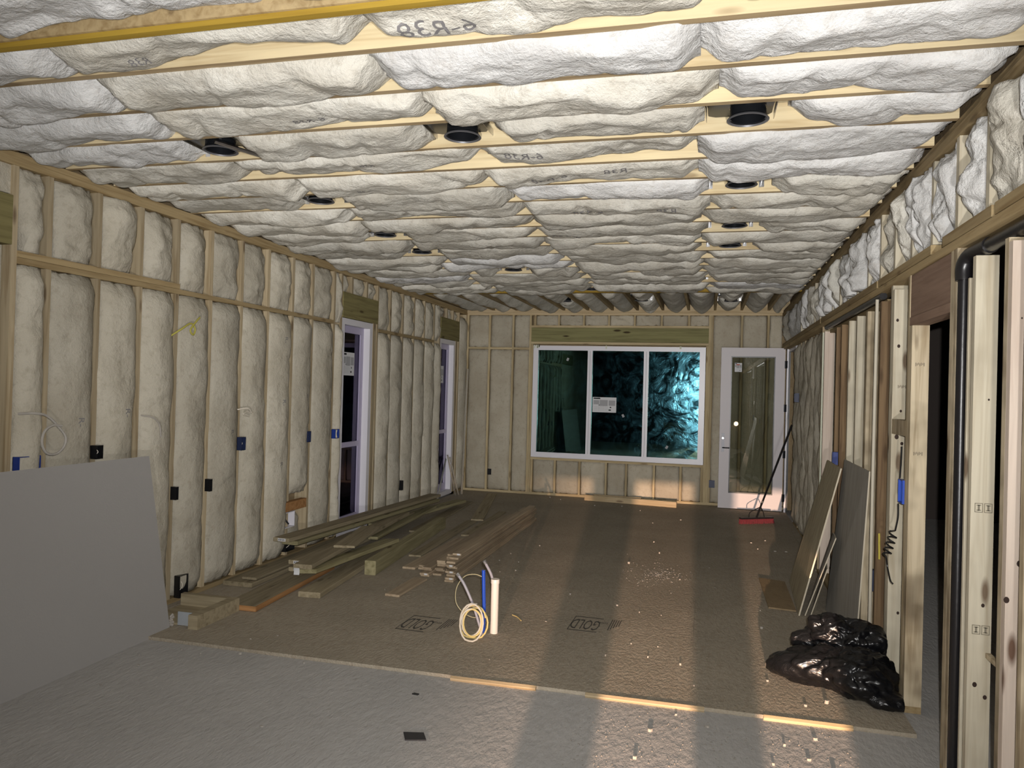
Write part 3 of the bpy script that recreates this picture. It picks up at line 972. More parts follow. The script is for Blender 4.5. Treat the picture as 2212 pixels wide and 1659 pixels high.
# ------------------------------------------------------------------ recessed light housings
lab_can = {
    0: 'black recessed light housing with a diagonal steel bar, nearest on the left',
    1: 'black recessed light housing on a dark plate between two slanted bars, near ceiling centre',
    2: 'large black recessed light housing beside bulging white batt, nearest on the right',
    3: 'black recessed light housing in the left row, second from the camera',
    4: 'black recessed light housing with bright bracket ends, second in the right row',
    5: 'black recessed light housing in the left row, third from the camera',
    6: 'black recessed light housing, third from the camera in the right row',
    7: 'black recessed light housing in the left row, fourth and farthest',
    8: 'black recessed light housing, fourth from the camera in the right row',
    9: 'small black recessed light housing, left one of the pair before the ceiling beam',
    10: 'small black recessed light housing, right one of the pair before the ceiling beam',
    11: 'small black recessed light housing, fifth from the camera in the right row',
    12: 'tiny recessed light housing just before the orange ceiling beam',
    13: 'recessed light housing above the window, left of the three by the back wall',
    14: 'recessed light housing above the window, middle of the three by the back wall',
    15: 'recessed light housing above the open door, right of the three by the back wall'}


def can_light(i, x, y, along='y'):
    r = empty('recessed_light', (x, y, ZC + .02))
    tag(r, lab_can[i], 'recessed light', 'recessed light housings in the ceiling')
    zr = ZC + .004
    MB().lathe([(.090, zr), (.093, zr + .006), (.085, zr + .014), (.083, zr + .06), (.083, zr + .15)], (x, y, 0), 32).lathe(
        [(.090, zr), (.080, zr + .010), (.078, zr + .13), (.05, zr + .148), (.0, zr + .15)], (x, y, 0), 32).build('housing', DARKM, r, True)
    MB().lathe([(.093, zr + .006), (.099, zr - .001), (.090, zr - .004), (.086, zr + .004)], (x, y, 0), 32).build('trim_ring', GREYM, r, True)
    # plate with hole
    n = 32
    zp = ZC + .060
    x0, x1, y0, y1 = x - .185, x + .115, y - .13, y + .10
    vv, ff = [], []
    for k in range(n):
        a = 2 * math.pi * k / n
        c, s = math.cos(a), math.sin(a)
        vv.append((x + .086 * c, y + .086 * s, zp))
        t = min((x1 - x) / c if c > 1e-6 else 9, (x0 - x) / c if c < -1e-6 else 9, (y1 - y) / s if s > 1e-6 else 9, (y0 - y) / s if s < -1e-6 else 9)
        vv.append((x + t * c, y + t * s, zp))
    for k in range(n):
        k2 = (k + 1) % n
        ff.append((2 * k, 2 * k + 1, 2 * k2 + 1, 2 * k2))
    mb = MB(); mb.add(vv, ff)
    mb.box(x0, x1, y0 - .002, y0, zp, zp + .09)
    mb.build('mounting_plate', GALVD if i in () else DARKM, r, normals=False)
    for bx in (x - .195, x + .125):
        if along == 'y':
            MB().box(bx, bx + .004, y - .18 if True else 0, y + .16, zp - .012, zp + .02).build('hanger_bar', STEEL, r, normals=False)
        MB().box(bx - .012, bx + .02, y + .145, y + .16, zp - .035, zp + .02).build('bracket', STEELB, r, normals=False)
    MB().box(x - .17, x + .10, y0 - .014, y0 - .004, zp + .02, zp + .045).build('bracket', STEELB, r, normals=False)
    return r


allc = list(cans) + [(-2.06, 11.0), (-.94, 10.95), (.3, 11.05)]
for i, (x, y) in enumerate(allc): can_light(i, x, y)
# diagonal bar by the nearest left housing
o = MB().tube([(-2.66, 3.60, 3.052), (-2.50, 3.93, 3.040)], .011, 6).build('loose_bar', STEEL)
tag(o, 'loose grey steel hanger bar slanting beside the nearest left ceiling housing', 'steel bar')

# ------------------------------------------------------------------ electrical boxes


def elec_box(x, y, z, side, mat, label, w=.055, h=.10, cat='outlet box', dep=.05):
    """open-fronted box nailed to a stud; side = outward direction"""
    r = empty('outlet_box', (x, y, z))
    tag(r, label, cat, 'outlet and switch boxes on the framing')
    t = .004
    if side in ('+x', '-x'):
        sx = 1 if side == '+x' else -1
        xa, xb = sorted((x, x - sx * dep))
        mb = MB().box(xa, xb, y - w / 2, y - w / 2 + t, z - h / 2, z + h / 2).box(xa, xb, y + w / 2 - t, y + w / 2, z - h / 2, z + h / 2)
        mb.box(xa, xb, y - w / 2 + t, y + w / 2 - t, z - h / 2, z - h / 2 + t).box(xa, xb, y - w / 2 + t, y + w / 2 - t, z + h / 2 - t, z + h / 2)
        mb.build('shell', mat, r, normals=False)
        xb2 = x - sx * dep
        MB().box(min(xb2, xb2 + sx * t), max(xb2, xb2 + sx * t), y - w / 2, y + w / 2, z - h / 2, z + h / 2).build('back_plate', mat, r, normals=False)
        MB().tube(spline([(xb2 + sx * .004, y, z + h * .3), (x - sx * .02, y + w * .1, z), (xb2 + sx * .006, y - w * .1, z - h * .3)]), .003, 5).build('wire_tail', WHTC, r)
    else:
        ya, yb = y, y + dep
        mb = MB().box(x - w / 2, x - w / 2 + t, ya, yb, z - h / 2, z + h / 2).box(x + w / 2 - t, x + w / 2, ya, yb, z - h / 2, z + h / 2)
        mb.box(x - w / 2 + t, x + w / 2 - t, ya, yb, z - h / 2, z - h / 2 + t).box(x - w / 2 + t, x + w / 2 - t, ya, yb, z + h / 2 - t, z + h / 2)
        mb.build('shell', mat, r, normals=False)
        MB().box(x - w / 2 + t, x + w / 2 - t, ya + .012, ya + .016, z - h / 2 + t, z + h / 2 - t).build('back_plate', mat, r, normals=False)
    return r


bx = XL + .048
elec_box(bx + .01, 3.665, 1.20, '+x', BLUEP, 'wide blue box just above the left end of the leaning drywall sheet', .15, .10)
elec_box(bx + .01, 4.20, 1.235, '+x', BLACKP, 'small black box peeking over the top edge of the leaning drywall sheet', .06, .09)
elec_box(bx + .015, 5.815, 1.19, '+x', NAVYP, 'dark navy box at switch height, left of the three on the left wall', .06, .115)
elec_box(bx + .015, 6.945, 1.19, '+x', NAVYP, 'dark navy box at switch height, middle of the three on the left wall', .06, .11)
elec_box(bx + .02, 7.535, 1.19, '+x', BLUEP, 'bright blue box at switch height beside the left wall opening', .09, .10)
elec_box(bx + .005, 4.985, .86, '+x', BLACKP, 'black box at waist height just right of the drywall sheet', .03, .10)
elec_box(bx + .005, 5.395, .875, '+x', BLACKP, 'black box at waist height with a white wire end below it', .03, .10)
elec_box(bx + .005, 6.115, .83, '+x', BLACKP, 'thin black box low on the stud under the left navy box', .03, .09)
elec_box(bx + .005, 9.46, .40, '+x', BLACKP, 'black box low on the left wall between the two openings', .05, .13)
elec_box(bx + .02, 5.075, .13, '+x', BLACKP, 'black box near the floor behind the metal-faced wooden tray', .10, .17)
elec_box(bx + .0, 6.66, .14, '+x', BLACKP, 'black box near the floor below the white recess box', .16, .11)
elec_box(-3.505, YB - .022, .335, '-y', BLACKP, 'black box on the back wall left of the big window', .065, .10)
elec_box(.112, YB - .022, .335, '-y', NAVYP, 'dark box on the back wall between window and open door', .085, .115)
elec_box(XR - .062, 9.85, 1.72, '-x', NAVYP, 'dark box on the insulated right wall beyond the open studs', .10, .11)
elec_box(XR - .02, 7.15, 1.20, '-x', BLUEP, 'bright blue box above the leaning plywood on the open stud wall', .07, .11)
elec_box(XR - .012, 4.80, 1.20, '-x', BLUEC, 'rounded blue box above the coiled black wire on the right studs', .10, .135)
elec_box(XR - .005, 5.60, .50, '-x', NAVYP, 'dark blue box low behind the trash bag on the right studs', .06, .14)
# white recess box on the left wall with its brown block above
r = empty('recess_box', (XL, 6.67, .39))
tag(r, 'white plastic recess box with dark cable stub under a brown block', 'wall box')
mb = MB().box(XL - .05, XL + .03, 6.57, 6.578, .31, .465).box(XL - .05, XL + .03, 6.752, 6.76, .31, .465).box(XL - .05, XL + .03, 6.578, 6.752, .31, .318).box(XL - .05, XL + .03, 6.578, 6.752, .457, .465)
mb.build('shell', VINYL, r, normals=False)
MB().box(XL - .05, XL - .044, 6.578, 6.752, .318, .457).build('back_plate', VINYL, r, normals=False)
MB().tube(spline([(XL - .04, 6.64, .44), (XL + .0, 6.645, .38), (XL + .01, 6.68, .34)]), .008, 6).build('cable_stub', PRINTB, r)
o = box('wood_block', XL - .02, XL + .045, 6.56, 6.95, .475, .565, LUMO)
tag(o, 'brown wood block nailed between studs over the white recess box', 'wood block')

# ------------------------------------------------------------------ loose cables on the left wall
o = MB().tube(spline([(XL + .03, 3.60, 1.505), (XL + .11, 3.64, 1.51), (XL + .12, 3.72, 1.49), (XL + .125, 3.80, 1.42), (XL + .13, 3.845, 1.36), (XL + .13, 3.835, 1.30), (XL + .13, 3.78, 1.26), (XL + .13, 3.71, 1.27),
                     (XL + .13, 3.675, 1.33), (XL + .13, 3.69, 1.40), (XL + .13, 3.75, 1.435), (XL + .135, 3.81, 1.43)]), .008, 7).build('grey_cable_loop', plain('grey_cable', (.40, .37, .33), .6), None, True)
tag(o, 'grey cable coiled in a single loop hanging on the left insulation', 'cable')
o = MB().tube(spline([(XL + .02, 4.88, 2.055), (XL + .09, 4.93, 2.12), (XL + .11, 5.01, 2.17), (XL + .115, 5.055, 2.13), (XL + .115, 5.035, 2.085), (XL + .115, 5.0, 2.12), (XL + .12, 5.06, 2.19), (XL + .12, 5.10, 2.225)]), .007, 7).build('yellow_cable_tail', plain('olive_cable', (.40, .36, .07), .6), None, True)
tag(o, 'short yellow cable tail twisted out of the left wall insulation', 'cable')
o = MB().tube(spline([(XL + .03, 4.60, 1.47), (XL + .09, 4.66, 1.45), (XL + .10, 4.71, 1.40), (XL + .10, 4.73, 1.31)]), .006, 6).build('grey_cable_tail', plain('grey_cable_b', (.36, .33, .29), .6), None, True)
tag(o, 'thin grey cable tail drooping above the corner of the drywall sheet', 'cable')
o = MB().tube(spline([(XL + .04, 5.74, 1.49), (XL + .10, 5.80, 1.50), (XL + .10, 5.86, 1.46), (XL + .10, 5.79, 1.47), (XL + .10, 5.74, 1.45), (XL + .10, 5.83, 1.43)]), .006, 6).build('white_cable_knot', WHTC, None, True)
tag(o, 'white cable tail folded into a small knot above the navy box', 'cable')

# ------------------------------------------------------------------ leaning drywall sheet
r = empty('drywall_sheet', (-3.60, 3.3, -.02))
tag(r, 'large grey drywall sheet leaning on its long edge against the left wall', 'drywall sheet')
y0, y1, xb, xt, zt = 2.10, 4.54, -3.595, -3.765, 1.195
n_ = Vector((zt + .02, 0, xb - xt)).normalized() * .0127
A = [Vector((xb, y0, -.0195)), Vector((xb, y1, -.0195)), Vector((xt, y1 - .055, zt)), Vector((xt, y0 - .055, zt))]
MB().prism([a - n_ for a in A], n_ * .85).build('gypsum_core', GYPE, r)
MB().prism([a - n_ * .15 for a in A], n_ * .15).build('paper_face', GYPS, r)
o = MB()
for k in range(5):
    t = k / 4
    o.tube([(xb - .01 + .004 * math.sin(k * 5), y1 + .004, .02 + k * .012), (xb + .006, y1 + .02 + .008 * (k % 2), .008 + k * .02)], .010, 6)
o.build('torn_corner', CHIPM, r)

# wooden tray by its corner
r = empty('wooden_tray', (-3.50, 4.78, 0))
tag(r, 'low open wooden tray with a blue-grey metal face beside the drywall corner', 'tray')
MB().box(-3.455, -3.38, 4.545, 5.03, 0, .098).build('side_board', LUMX, r, normals=False)
MB().box(-3.86, -3.46, 4.985, 5.03, 0, .098).build('side_board', LUMX, r, normals=False)
MB().box(-3.86, -3.46, 4.600, 4.985, 0, .012).build('tray_bottom', LUMX, r, normals=False)
MB().box(-3.575, -3.462, 4.590, 4.598, .004, .098).build('metal_face', GALVD, r, normals=False)

# ------------------------------------------------------------------ lumber
from mathutils.bvhtree import BVHTree


def tree_of(o):
    mw = o.matrix_basis
    return BVHTree.FromPolygons([mw @ v.co for v in o.data.vertices], [tuple(p.vertices) for p in o.data.polygons])


PLACED = []


def settle(o, step=.003, most=110, drop=True):
    """lift a loose board until it rests on, and no longer cuts into, the boards below"""
    low = min((o.matrix_basis @ v.co).z for v in o.data.vertices)
    if drop: o.matrix_basis = Matrix.Translation((0, 0, .002 - low)) @ o.matrix_basis
    for k in range(most):
        t = tree_of(o)
        if not any(t.overlap(p) for p in PLACED): break
        o.matrix_basis = Matrix.Translation((0, 0, step)) @ o.matrix_basis
    PLACED.append(tree_of(o))



def board(name, label, cat, p0, p1, w, t, mat, roll=0, group=None, parent=None):
    p0, p1 = Vector(p0), Vector(p1)
    d = p1 - p0; Ln = d.length; d.normalize()
    side = Vector((0, 0, 1)).cross(d).normalized(); up = d.cross(side)
    c, s = math.cos(roll), math.sin(roll)
    side2 = side * c + up * s; up2 = up * c - side * s
    ch = min(.004, t * .2)
    a, b = w / 2, t / 2
    cs = [(-a + ch, -b), (a - ch, -b), (a, -b + ch), (a, b - ch), (a - ch, b), (-a + ch, b), (-a, b - ch), (-a, -b + ch)]
    vv = [(0, y, z) for y, z in cs] + [(Ln, y, z) for y, z in cs]
    ff = [tuple(range(8)), tuple(range(15, 7, -1))] + [(i, i + 8, (i + 1) % 8 + 8, (i + 1) % 8) for i in range(8)]
    o = mesh_obj(name, vv, ff, mat, parent)
    o.matrix_world = Matrix(((d.x, side2.x, up2.x, p0.x), (d.y, side2.y, up2.y, p0.y), (d.z, side2.z, up2.z, p0.z), (0, 0, 0, 1)))
    fix_normals(o)
    if label: tag(o, label, cat, group)
    return o


G = 'loose boards heaped along the left wall'
pile = [
    ('wide flat board lying on the floor against the left wall, behind the orange-edged plank', (-3.80, 5.62, .021), (-3.80, 8.0, .021), .28, .038, LUMX, 0),
    ('warped thin board resting on the wide board near the left wall', (-3.74, 5.70, .055), (-3.78, 7.8, .052), .12, .02, LUMX, .06),
    ('thick board with its cut end nearest the camera, lowest in the heap', (-3.07, 5.52, .026), (-3.27, 7.7, .026), .16, .045, LUMX, 0),
    ('long board with a curled paper strip at its near end', (-3.25, 5.72, .085), (-3.53, 8.55, .200), .14, .038, LUMX, 0),
    ('olive treated board with strong grain, tilted over the heap', (-3.22, 5.75, .150), (-3.09, 7.20, .120), .15, .036, TREATX, -.30),
    ('short wide offcut lying on top of the heap', (-3.225, 6.42, .222), (-3.42, 7.42, .222), .20, .022, LUMX, .0),
    ('topmost long board with a white end tag, sloping down away from camera', (-3.70, 6.12, .262), (-3.56, 9.75, .150), .14, .036, LUMX, -.08),
    ('second long board under the topmost one, its end just set back', (-3.66, 6.20, .222), (-3.52, 9.60, .112), .14, .036, TREATX, -.08),
    ('board with a barcode tag lying below the two topmost boards', (-3.50, 6.06, .170), (-3.60, 8.9, .120), .14, .036, LUMX, .05),
    ('barcode-tagged board lying deepest against the wall studs', (-3.52, 6.10, .105), (-3.66, 8.8, .075), .14, .036, LUMX, 0),
    ('dark green squared timber on the right side of the heap', (-2.93, 6.36, .066), (-3.12, 8.80, .066), .09, .13, TREATX, 0),
    ('long thin board trailing toward the metal beads in the corner', (-3.30, 8.40, .060), (-3.45, 10.9, .030), .14, .02, LUMX, .0),
    ('treated board propped across the far end of the heap', (-3.72, 8.15, .125), (-3.40, 10.4, .060), .14, .036, TREATX, .1),
    ('narrow treated lath lying slanted on the far half of the heap', (-3.34, 7.30, .215), (-3.50, 9.5, .140), .09, .030, TREATX, .0),
    ('flat thin board left of the flooring stack, nearest the squared timber', (-2.83, 7.2, .010), (-2.90, 9.35, .010), .11, .018, LUMX, 0),
    ('flat thin board pointing at the far corner beyond the heap', (-2.86, 9.45, .010), (-3.36, 11.9, .010), .14, .018, LUMX, 0),
    ('narrow flat board beside the far end of the flooring stack', (-2.68, 8.4, .010), (-2.72, 10.2, .010), .09, .018, LUMX, 0)]
pk = empty('lumber_board', (-3.38, 4.92, 0)); tag(pk, 'orange-edged wide plank lying flat in front of the wooden tray', 'board', G)
for nm, a, b, w, t, m in (('plank_body', (-3.39, 5.045, .021), (-3.48, 6.45, .021), .262, .038, LUMX), ('painted_edge', (-3.250, 5.044, .021), (-3.340, 6.45, .021), .016, .0382, LUMO),
                          ('painted_end', (-3.522, 5.036, .021), (-3.243, 5.0425, .021), .016, .0382, LUMO)):
    ob = board(nm, None, None, a, b, w, t, m)
    mw = ob.matrix_world.copy(); ob.parent = pk; ob.matrix_world = mw; ob.matrix_parent_inverse = Matrix.Translation(-pk.location); ob.matrix_basis = mw
    PLACED.append(tree_of(ob))

for bb_ in list(bpy.data.objects):
    if bb_.name.startswith('side_board') or bb_.name.startswith('tray_bottom'):
        t_ = bb_.parent.location
        PLACED.append(BVHTree.FromPolygons([v.co + t_ for v in bb_.data.vertices], [tuple(p.vertices) for p in bb_.data.polygons]))
pile.sort(key=lambda e: max(e[1][2], e[2][2]))
for lab, a, b, w, t, m, ro in pile:
    b = (b[0], b[1], a[2] - (.055 if 'topmost long' in lab or 'second long' in lab else 0))
    ro = -.10 if 'olive' in lab else 0
    o = board('lumber_board', lab, 'board', a, b, w * 1.18 if w < .18 else w, t, m, ro, G)
    settle(o, drop=not ('offcut' in lab or 'warped' in lab))
    if 'white end tag' in lab or 'barcode' in lab:
        tg = mesh_obj('end_tag', [(-.0015, -.045, -.013), (-.0015, .035, -.013), (-.0015, .035, .013), (-.0015, -.045, .013)], [(0, 1, 2, 3)], PAPER, o)
        mbb = MB()
        for k in range(6):
            y = -.035 + k * .011
            mbb.add([(-.002, y, -.008), (-.002, y + .004 + .003 * (k % 2), -.008), (-.002, y + .004 + .003 * (k % 2), .008), (-.002, y, .008)], [(0, 1, 2, 3)])
        mbb.build('barcode', PRINTB, tg, normals=False, local=False)
    if 'curled' in lab:
        sp = [(-.005 - .02 * math.sin(t * .5) - .012 * math.cos(t), 0, -.01 - .028 * t / 3 + .012 * math.sin(t)) for t in [k * .6 for k in range(9)]]
        vv, ff = [], []
        for k, (a_, b_, c_) in enumerate(sp): vv += [(a_, .02, c_), (a_, .07, c_)]
        for k in range(len(sp) - 1): ff.append((2 * k, 2 * k + 1, 2 * k + 3, 2 * k + 2))
        mesh_obj('paper_curl', vv, ff, PAPER, o, True)

# flooring stack
rf = random.Random(21)
GF = 'narrow flooring planks stacked by the lumber heap'
colsF = [(-2.175, 11, 6.42), (-2.265, 9, 6.72), (-2.355, 6, 6.62), (-2.445, 4, 6.52), (-2.535, 3, 6.66)]
for ci, (x, n, ys_) in enumerate(colsF):
    for k in range(n):
        a = ys_ + rf.uniform(-.07, .07) + (.12 if (ci == 0 and k > 8) else 0)
        b = 9.72 + rf.uniform(-.10, .08)
        dx = rf.uniform(-.0005, .0005)
        o = board('flooring_plank', 'narrow wooden flooring plank in the stack left of the white pipe stub', 'plank', (x + dx, a, .0105 + k * .0195), (x + dx + rf.uniform(-.0005, .0005), b, .0105 + k * .0195), .083, .018, FLOORX, 0, GF)
        if ci in (0, 3) and k % 3 == 1:
            mesh_obj('end_tag', [(-.001, -.03, -.007), (-.001, .0, -.007), (-.001, .0, .007), (-.001, -.03, .007)], [(0, 1, 2, 3)], PAPER, o)
board('flooring_plank', 'single flooring plank pulled toward the camera from the stack', 'plank', (-2.46, 5.78, .0105), (-2.44, 6.36, .0105), .13, .019, FLOORX, 0, GF)
board('flooring_plank', 'lone flooring plank with ridged end lying between timber and stack', 'plank', (-2.69, 6.70, .0105), (-2.66, 8.2, .0105), .13, .019, FLOORX, 0, GF)
# boards by the back wall
board('lumber_board', 'two-by-four lying on the floor under the big window, lit orange at its right end', 'board', (-1.83, 11.90, .046), (-.40, 11.72, .046), .038, .088, PX, 0, 'boards under the window')
board('lumber_board', 'second board lying behind the one under the big window', 'board', (-1.70, 12.02, .046), (-.95, 11.96, .046), .038, .088, PX, 0, 'boards under the window')

# pale strips added only where lamp light catches the step edge
GS = 'strips for the lit stretches of the subfloor edge'
board('wood_strip', 'strip standing for the lit stretch of the floor step, left of the three', 'wood strip', (-1.44, 4.305, -.008), (-.92, 4.315, -.008), .028, .020, PX, .5, GS)
board('wood_strip', 'strip standing for the lit stretch of the floor step, middle of the three', 'wood strip', (-.63, 4.312, -.008), (.03, 4.318, -.008), .028, .020, PX, .5, GS)
board('wood_strip', 'strip standing for the lit stretch of the floor step in front of the trash bag', 'wood strip', (.34, 4.318, -.008), (.79, 4.322, -.008), .028, .020, PX, .5, GS)

# ------------------------------------------------------------------ pipe stub and lines in the floor
px_, py_ = -1.418, 5.17
r = empty('pipe_stub', (px_, py_, 0)); tag(r, 'short white capped drain pipe standing out of the floor', 'pipe')
MB().lathe([(.0, .0), (.028, .0), (.028, .352), (.0, .352)], (px_, py_, 0), 24).build('pipe', WHITEP, r, True)
MB().lathe([(.0, .353), (.031, .353), (.031, .378), (.029, .382), (.0, .380)], (px_, py_, 0), 24).build('cap', WHITEP, r, True)
r = empty('blue_conduit', (-1.478, 5.10, 0)); tag(r, 'upright blue tube rising from the floor beside the white pipe stub', 'tube')
MB().tube(spline([(-1.478, 5.10, 0), (-1.474, 5.10, .15), (-1.480, 5.10, .30), (-1.486, 5.10, .455)]), .013, 12).build('tube', BLUEC, r, True)
r = empty('water_line', (-1.50, 5.08, 0)); tag(r, 'grey water line curving left out of the floor, metal tipped', 'pipe')
pts = spline([(-1.475, 5.075, 0), (-1.50, 5.075, .08), (-1.555, 5.08, .22), (-1.62, 5.09, .34), (-1.665, 5.10, .395)])
MB().tube(pts, .010, 10).build('line', GREYT, r, True)
MB().tube([pts[-1], pts[-1] + (pts[-1] - pts[-3]).normalized() * .025], .013, 10).build('metal_tip', STEELB, r)
r = empty('water_line', (-1.44, 5.21, 0)); tag(r, 'grey water line leaning behind the blue tube, metal tipped', 'pipe')
pts = spline([(-1.425, 5.225, 0), (-1.425, 5.225, .2), (-1.45, 5.20, .38), (-1.492, 5.17, .485)])
MB().tube(pts, .010, 10).build('line', GREYT, r, True)
MB().tube([pts[-1], pts[-1] + (pts[-1] - pts[-3]).normalized() * .022], .013, 10).build('metal_tip', STEELB, r)
# cable coil
r = empty('cable_coil', (-1.52, 5.0, 0)); tag(r, 'yellow and white cable coiled in loops at the foot of the pipes', 'cable coil')
for j, (mat, ph, rx, rz, cx, cy, cz, nn) in enumerate(((YELC, .4, .085, .098, -1.520, 5.00, .108, 'yellow_loops'), (WHTC, 1.4, .078, .104, -1.528, 4.985, .116, 'white_loops'))):
    pts = []
    for k in range(0, 46):
        a = ph + k * .33
        w = 1 + .20 * math.sin(a * .43 + j * 2)
        pts.append((cx + rx * w * math.cos(a) + .004 * math.sin(a * 1.3), cy + .028 * math.sin(a * .33 + j) + .05 * math.sin(a) * .6, max(.008, cz + rz * w * math.sin(a))))
    MB().tube(pts, .0062, 7).build(nn, mat, r, True)
o = MB().tube(spline([(-1.497, 5.11, .405), (-1.56, 5.13, .412), (-1.64, 5.15, .385), (-1.70, 5.16, .30), (-1.705, 5.16, .20), (-1.66, 5.16, .135), (-1.58, 5.14, .105), (-1.49, 5.12, .115)]), .003, 6).build('thin_wire', plain('pale_wire', (.55, .48, .28), .6), None, True)
tag(o, 'thin pale wire bowed in a half circle from the blue tube', 'wire')
o = MB().tube(spline([(-1.40, 5.62, .003), (-1.35, 5.58, .003), (-1.30, 5.50, .003)]), .003, 6).build('wire_scrap', YELC, None, True)
tag(o, 'short scrap of yellow wire on the floor right of the white pipe', 'wire scrap')

# ------------------------------------------------------------------ metal corner beads in the far left corner


def bead(label, p0, p1, w=.032):
    p0, p1 = Vector(p0), Vector(p1)
    d = (p1 - p0).normalized(); a = d.cross(Vector((.4, 1, 0))).normalized(); b = d.cross(a).normalized()
    mb = MB().prism([p0, p0 + a * w, p0 + a * w + b * .0015, p0 + b * .0015], p1 - p0)
    mb.prism([p0, p0 + b * w, p0 + b * w + a * .0015, p0 + a * .0015], p1 - p0)
    o = mb.build('corner_bead', STEELB)
    tag(o, label, 'metal strip', 'metal corner beads in the far left corner')


bead('tall bright metal corner bead leaning in the far left corner', (-3.80, 11.70, 0.003), (-3.87, 12.06, 2.05), .04)
bead('short metal bead leaning right against the far left opening', (-3.86, 11.56, 0.003), (-3.945, 11.36, .66))
bead('short metal bead leaning left inside the far left opening', (-3.93, 10.90, 0.003), (-3.950, 11.30, .60))
bead('short metal bead crossing behind the right-leaning one', (-3.83, 11.62, 0.003), (-3.940, 11.46, .62))

# ------------------------------------------------------------------ broom
r = empty('broom', (.70, 10.75, 0)); tag(r, 'push broom with black handle and red bristles leaning beside the door', 'broom')
hd = Vector((.50, .30, 0)).normalized(); hp = Vector((.695, 10.73, .07)); sd = Vector((-hd.y, hd.x, 0))
P = [hp - hd * .25 - sd * .03, hp + hd * .25 - sd * .03, hp + hd * .25 + sd * .03, hp - hd * .25 + sd * .03]
MB().prism(P, (0, 0, .02)).build('head_block', BLACKP, r)
mb = MB()
rb = random.Random(2)
for i in range(30):
    for j in range(4):
        c = hp - hd * (.245 - i * .0169) + sd * (-.024 + j * .016)
        e = Vector((rb.uniform(-.012, .012) + (i - 15) * .0008, rb.uniform(-.012, .012), -.066))
        mb.prism([c + Vector((-.005, -.005, 0)), c + Vector((.005, -.005, 0)), c + Vector((.005, .005, 0)), c + Vector((-.005, .005, 0))], e)
ob = mb.build('bristles', REDB, r); ob['kind'] = 'stuff'
top = Vector((1.052, 10.10, 1.372)); bot = hp + Vector((0, 0, .02))
MB().tube([bot, bot.lerp(top, .35), top], .0125, 10).build('handle', BLACKP, r)
MB().tube([bot.lerp(top, .17), bot.lerp(top, .19)], .0145, 10).build('ferrule', STEELB, r)
mid = bot.lerp(top, .12)
for s_ in (-1, 1):
    MB().tube(spline([hp + hd * .12 * s_ + Vector((0, 0, .02)), hp + hd * .10 * s_ + Vector((0, 0, .09)), mid]), .006, 6).build('brace', BLACKP, r)

# ------------------------------------------------------------------ leaning plywood sheets


def sheet(name, label, q, t, mat, edge):
    q = [Vector(v) for v in q]
    n = (q[1] - q[0]).cross(q[3] - q[0]).normalized()
    if n.x > 0: n = -n
    r = empty(name, q[0]); tag(r, label, 'plywood', 'sheets leaning on the right studs')
    MB().prism([v + n * t * .9 for v in q], n * t * .1).build('face', mat, r)
    MB().prism(q, n * t * .9).build('core', edge, r)


PLYG = wood('grey_board', (.33, .31, .275), (.27, .25, .215), 'z', .05, .05)
PLYE = plain('pale_edge', (.62, .55, .42), .9)
sheet('leaning_plywood', 'tan plywood piece leaning in front on the right stud wall', [(.80, 7.50, .002), (.755, 6.36, .002), (1.045, 6.40, 1.175), (1.055, 7.14, 1.18)], .012, PLY, PLYE)
sheet('leaning_board', 'grey board leaning upright behind the tan plywood piece', [(.99, 6.62, .002), (1.045, 5.66, .002), (1.095, 5.60, 1.235), (1.090, 6.52, 1.24)], .010, PLYG, PLYE)
sheet('leaning_board', 'narrow dark offcut standing between tan plywood and grey board', [(.84, 6.55, .002), (.80, 6.38, .002), (.985, 6.20, .66), (1.005, 6.45, .66)], .008, PLYG, PLYE)
sheet('leaning_board', 'smaller offcut tucked low between tan plywood and grey board', [(.90, 6.56, .002), (.835, 6.35, .002), (.93, 6.20, .42), (.955, 6.42, .42)], .008, PLYG, PLYE)
o = MB().prism([(.53, 6.50, .002), (.74, 6.47, .002), (.745, 7.45, .002), (.52, 7.52, .002)], (0, 0, .011)).build('floor_offcut', OSBW)
tag(o, 'brown sheet offcut lying flat beside the leaning plywood', 'offcut')
o = MB().prism([(.79, 6.02, .002), (.96, 6.05, .002), (.97, 6.09, .002), (.84, 6.11, .002), (.79, 6.07, .002)], (0, 0, .006)).build('drywall_scrap', CHIPM)
tag(o, 'pale flat drywall scrap on the floor behind the trash bag', 'scrap')

# ------------------------------------------------------------------ trash bags


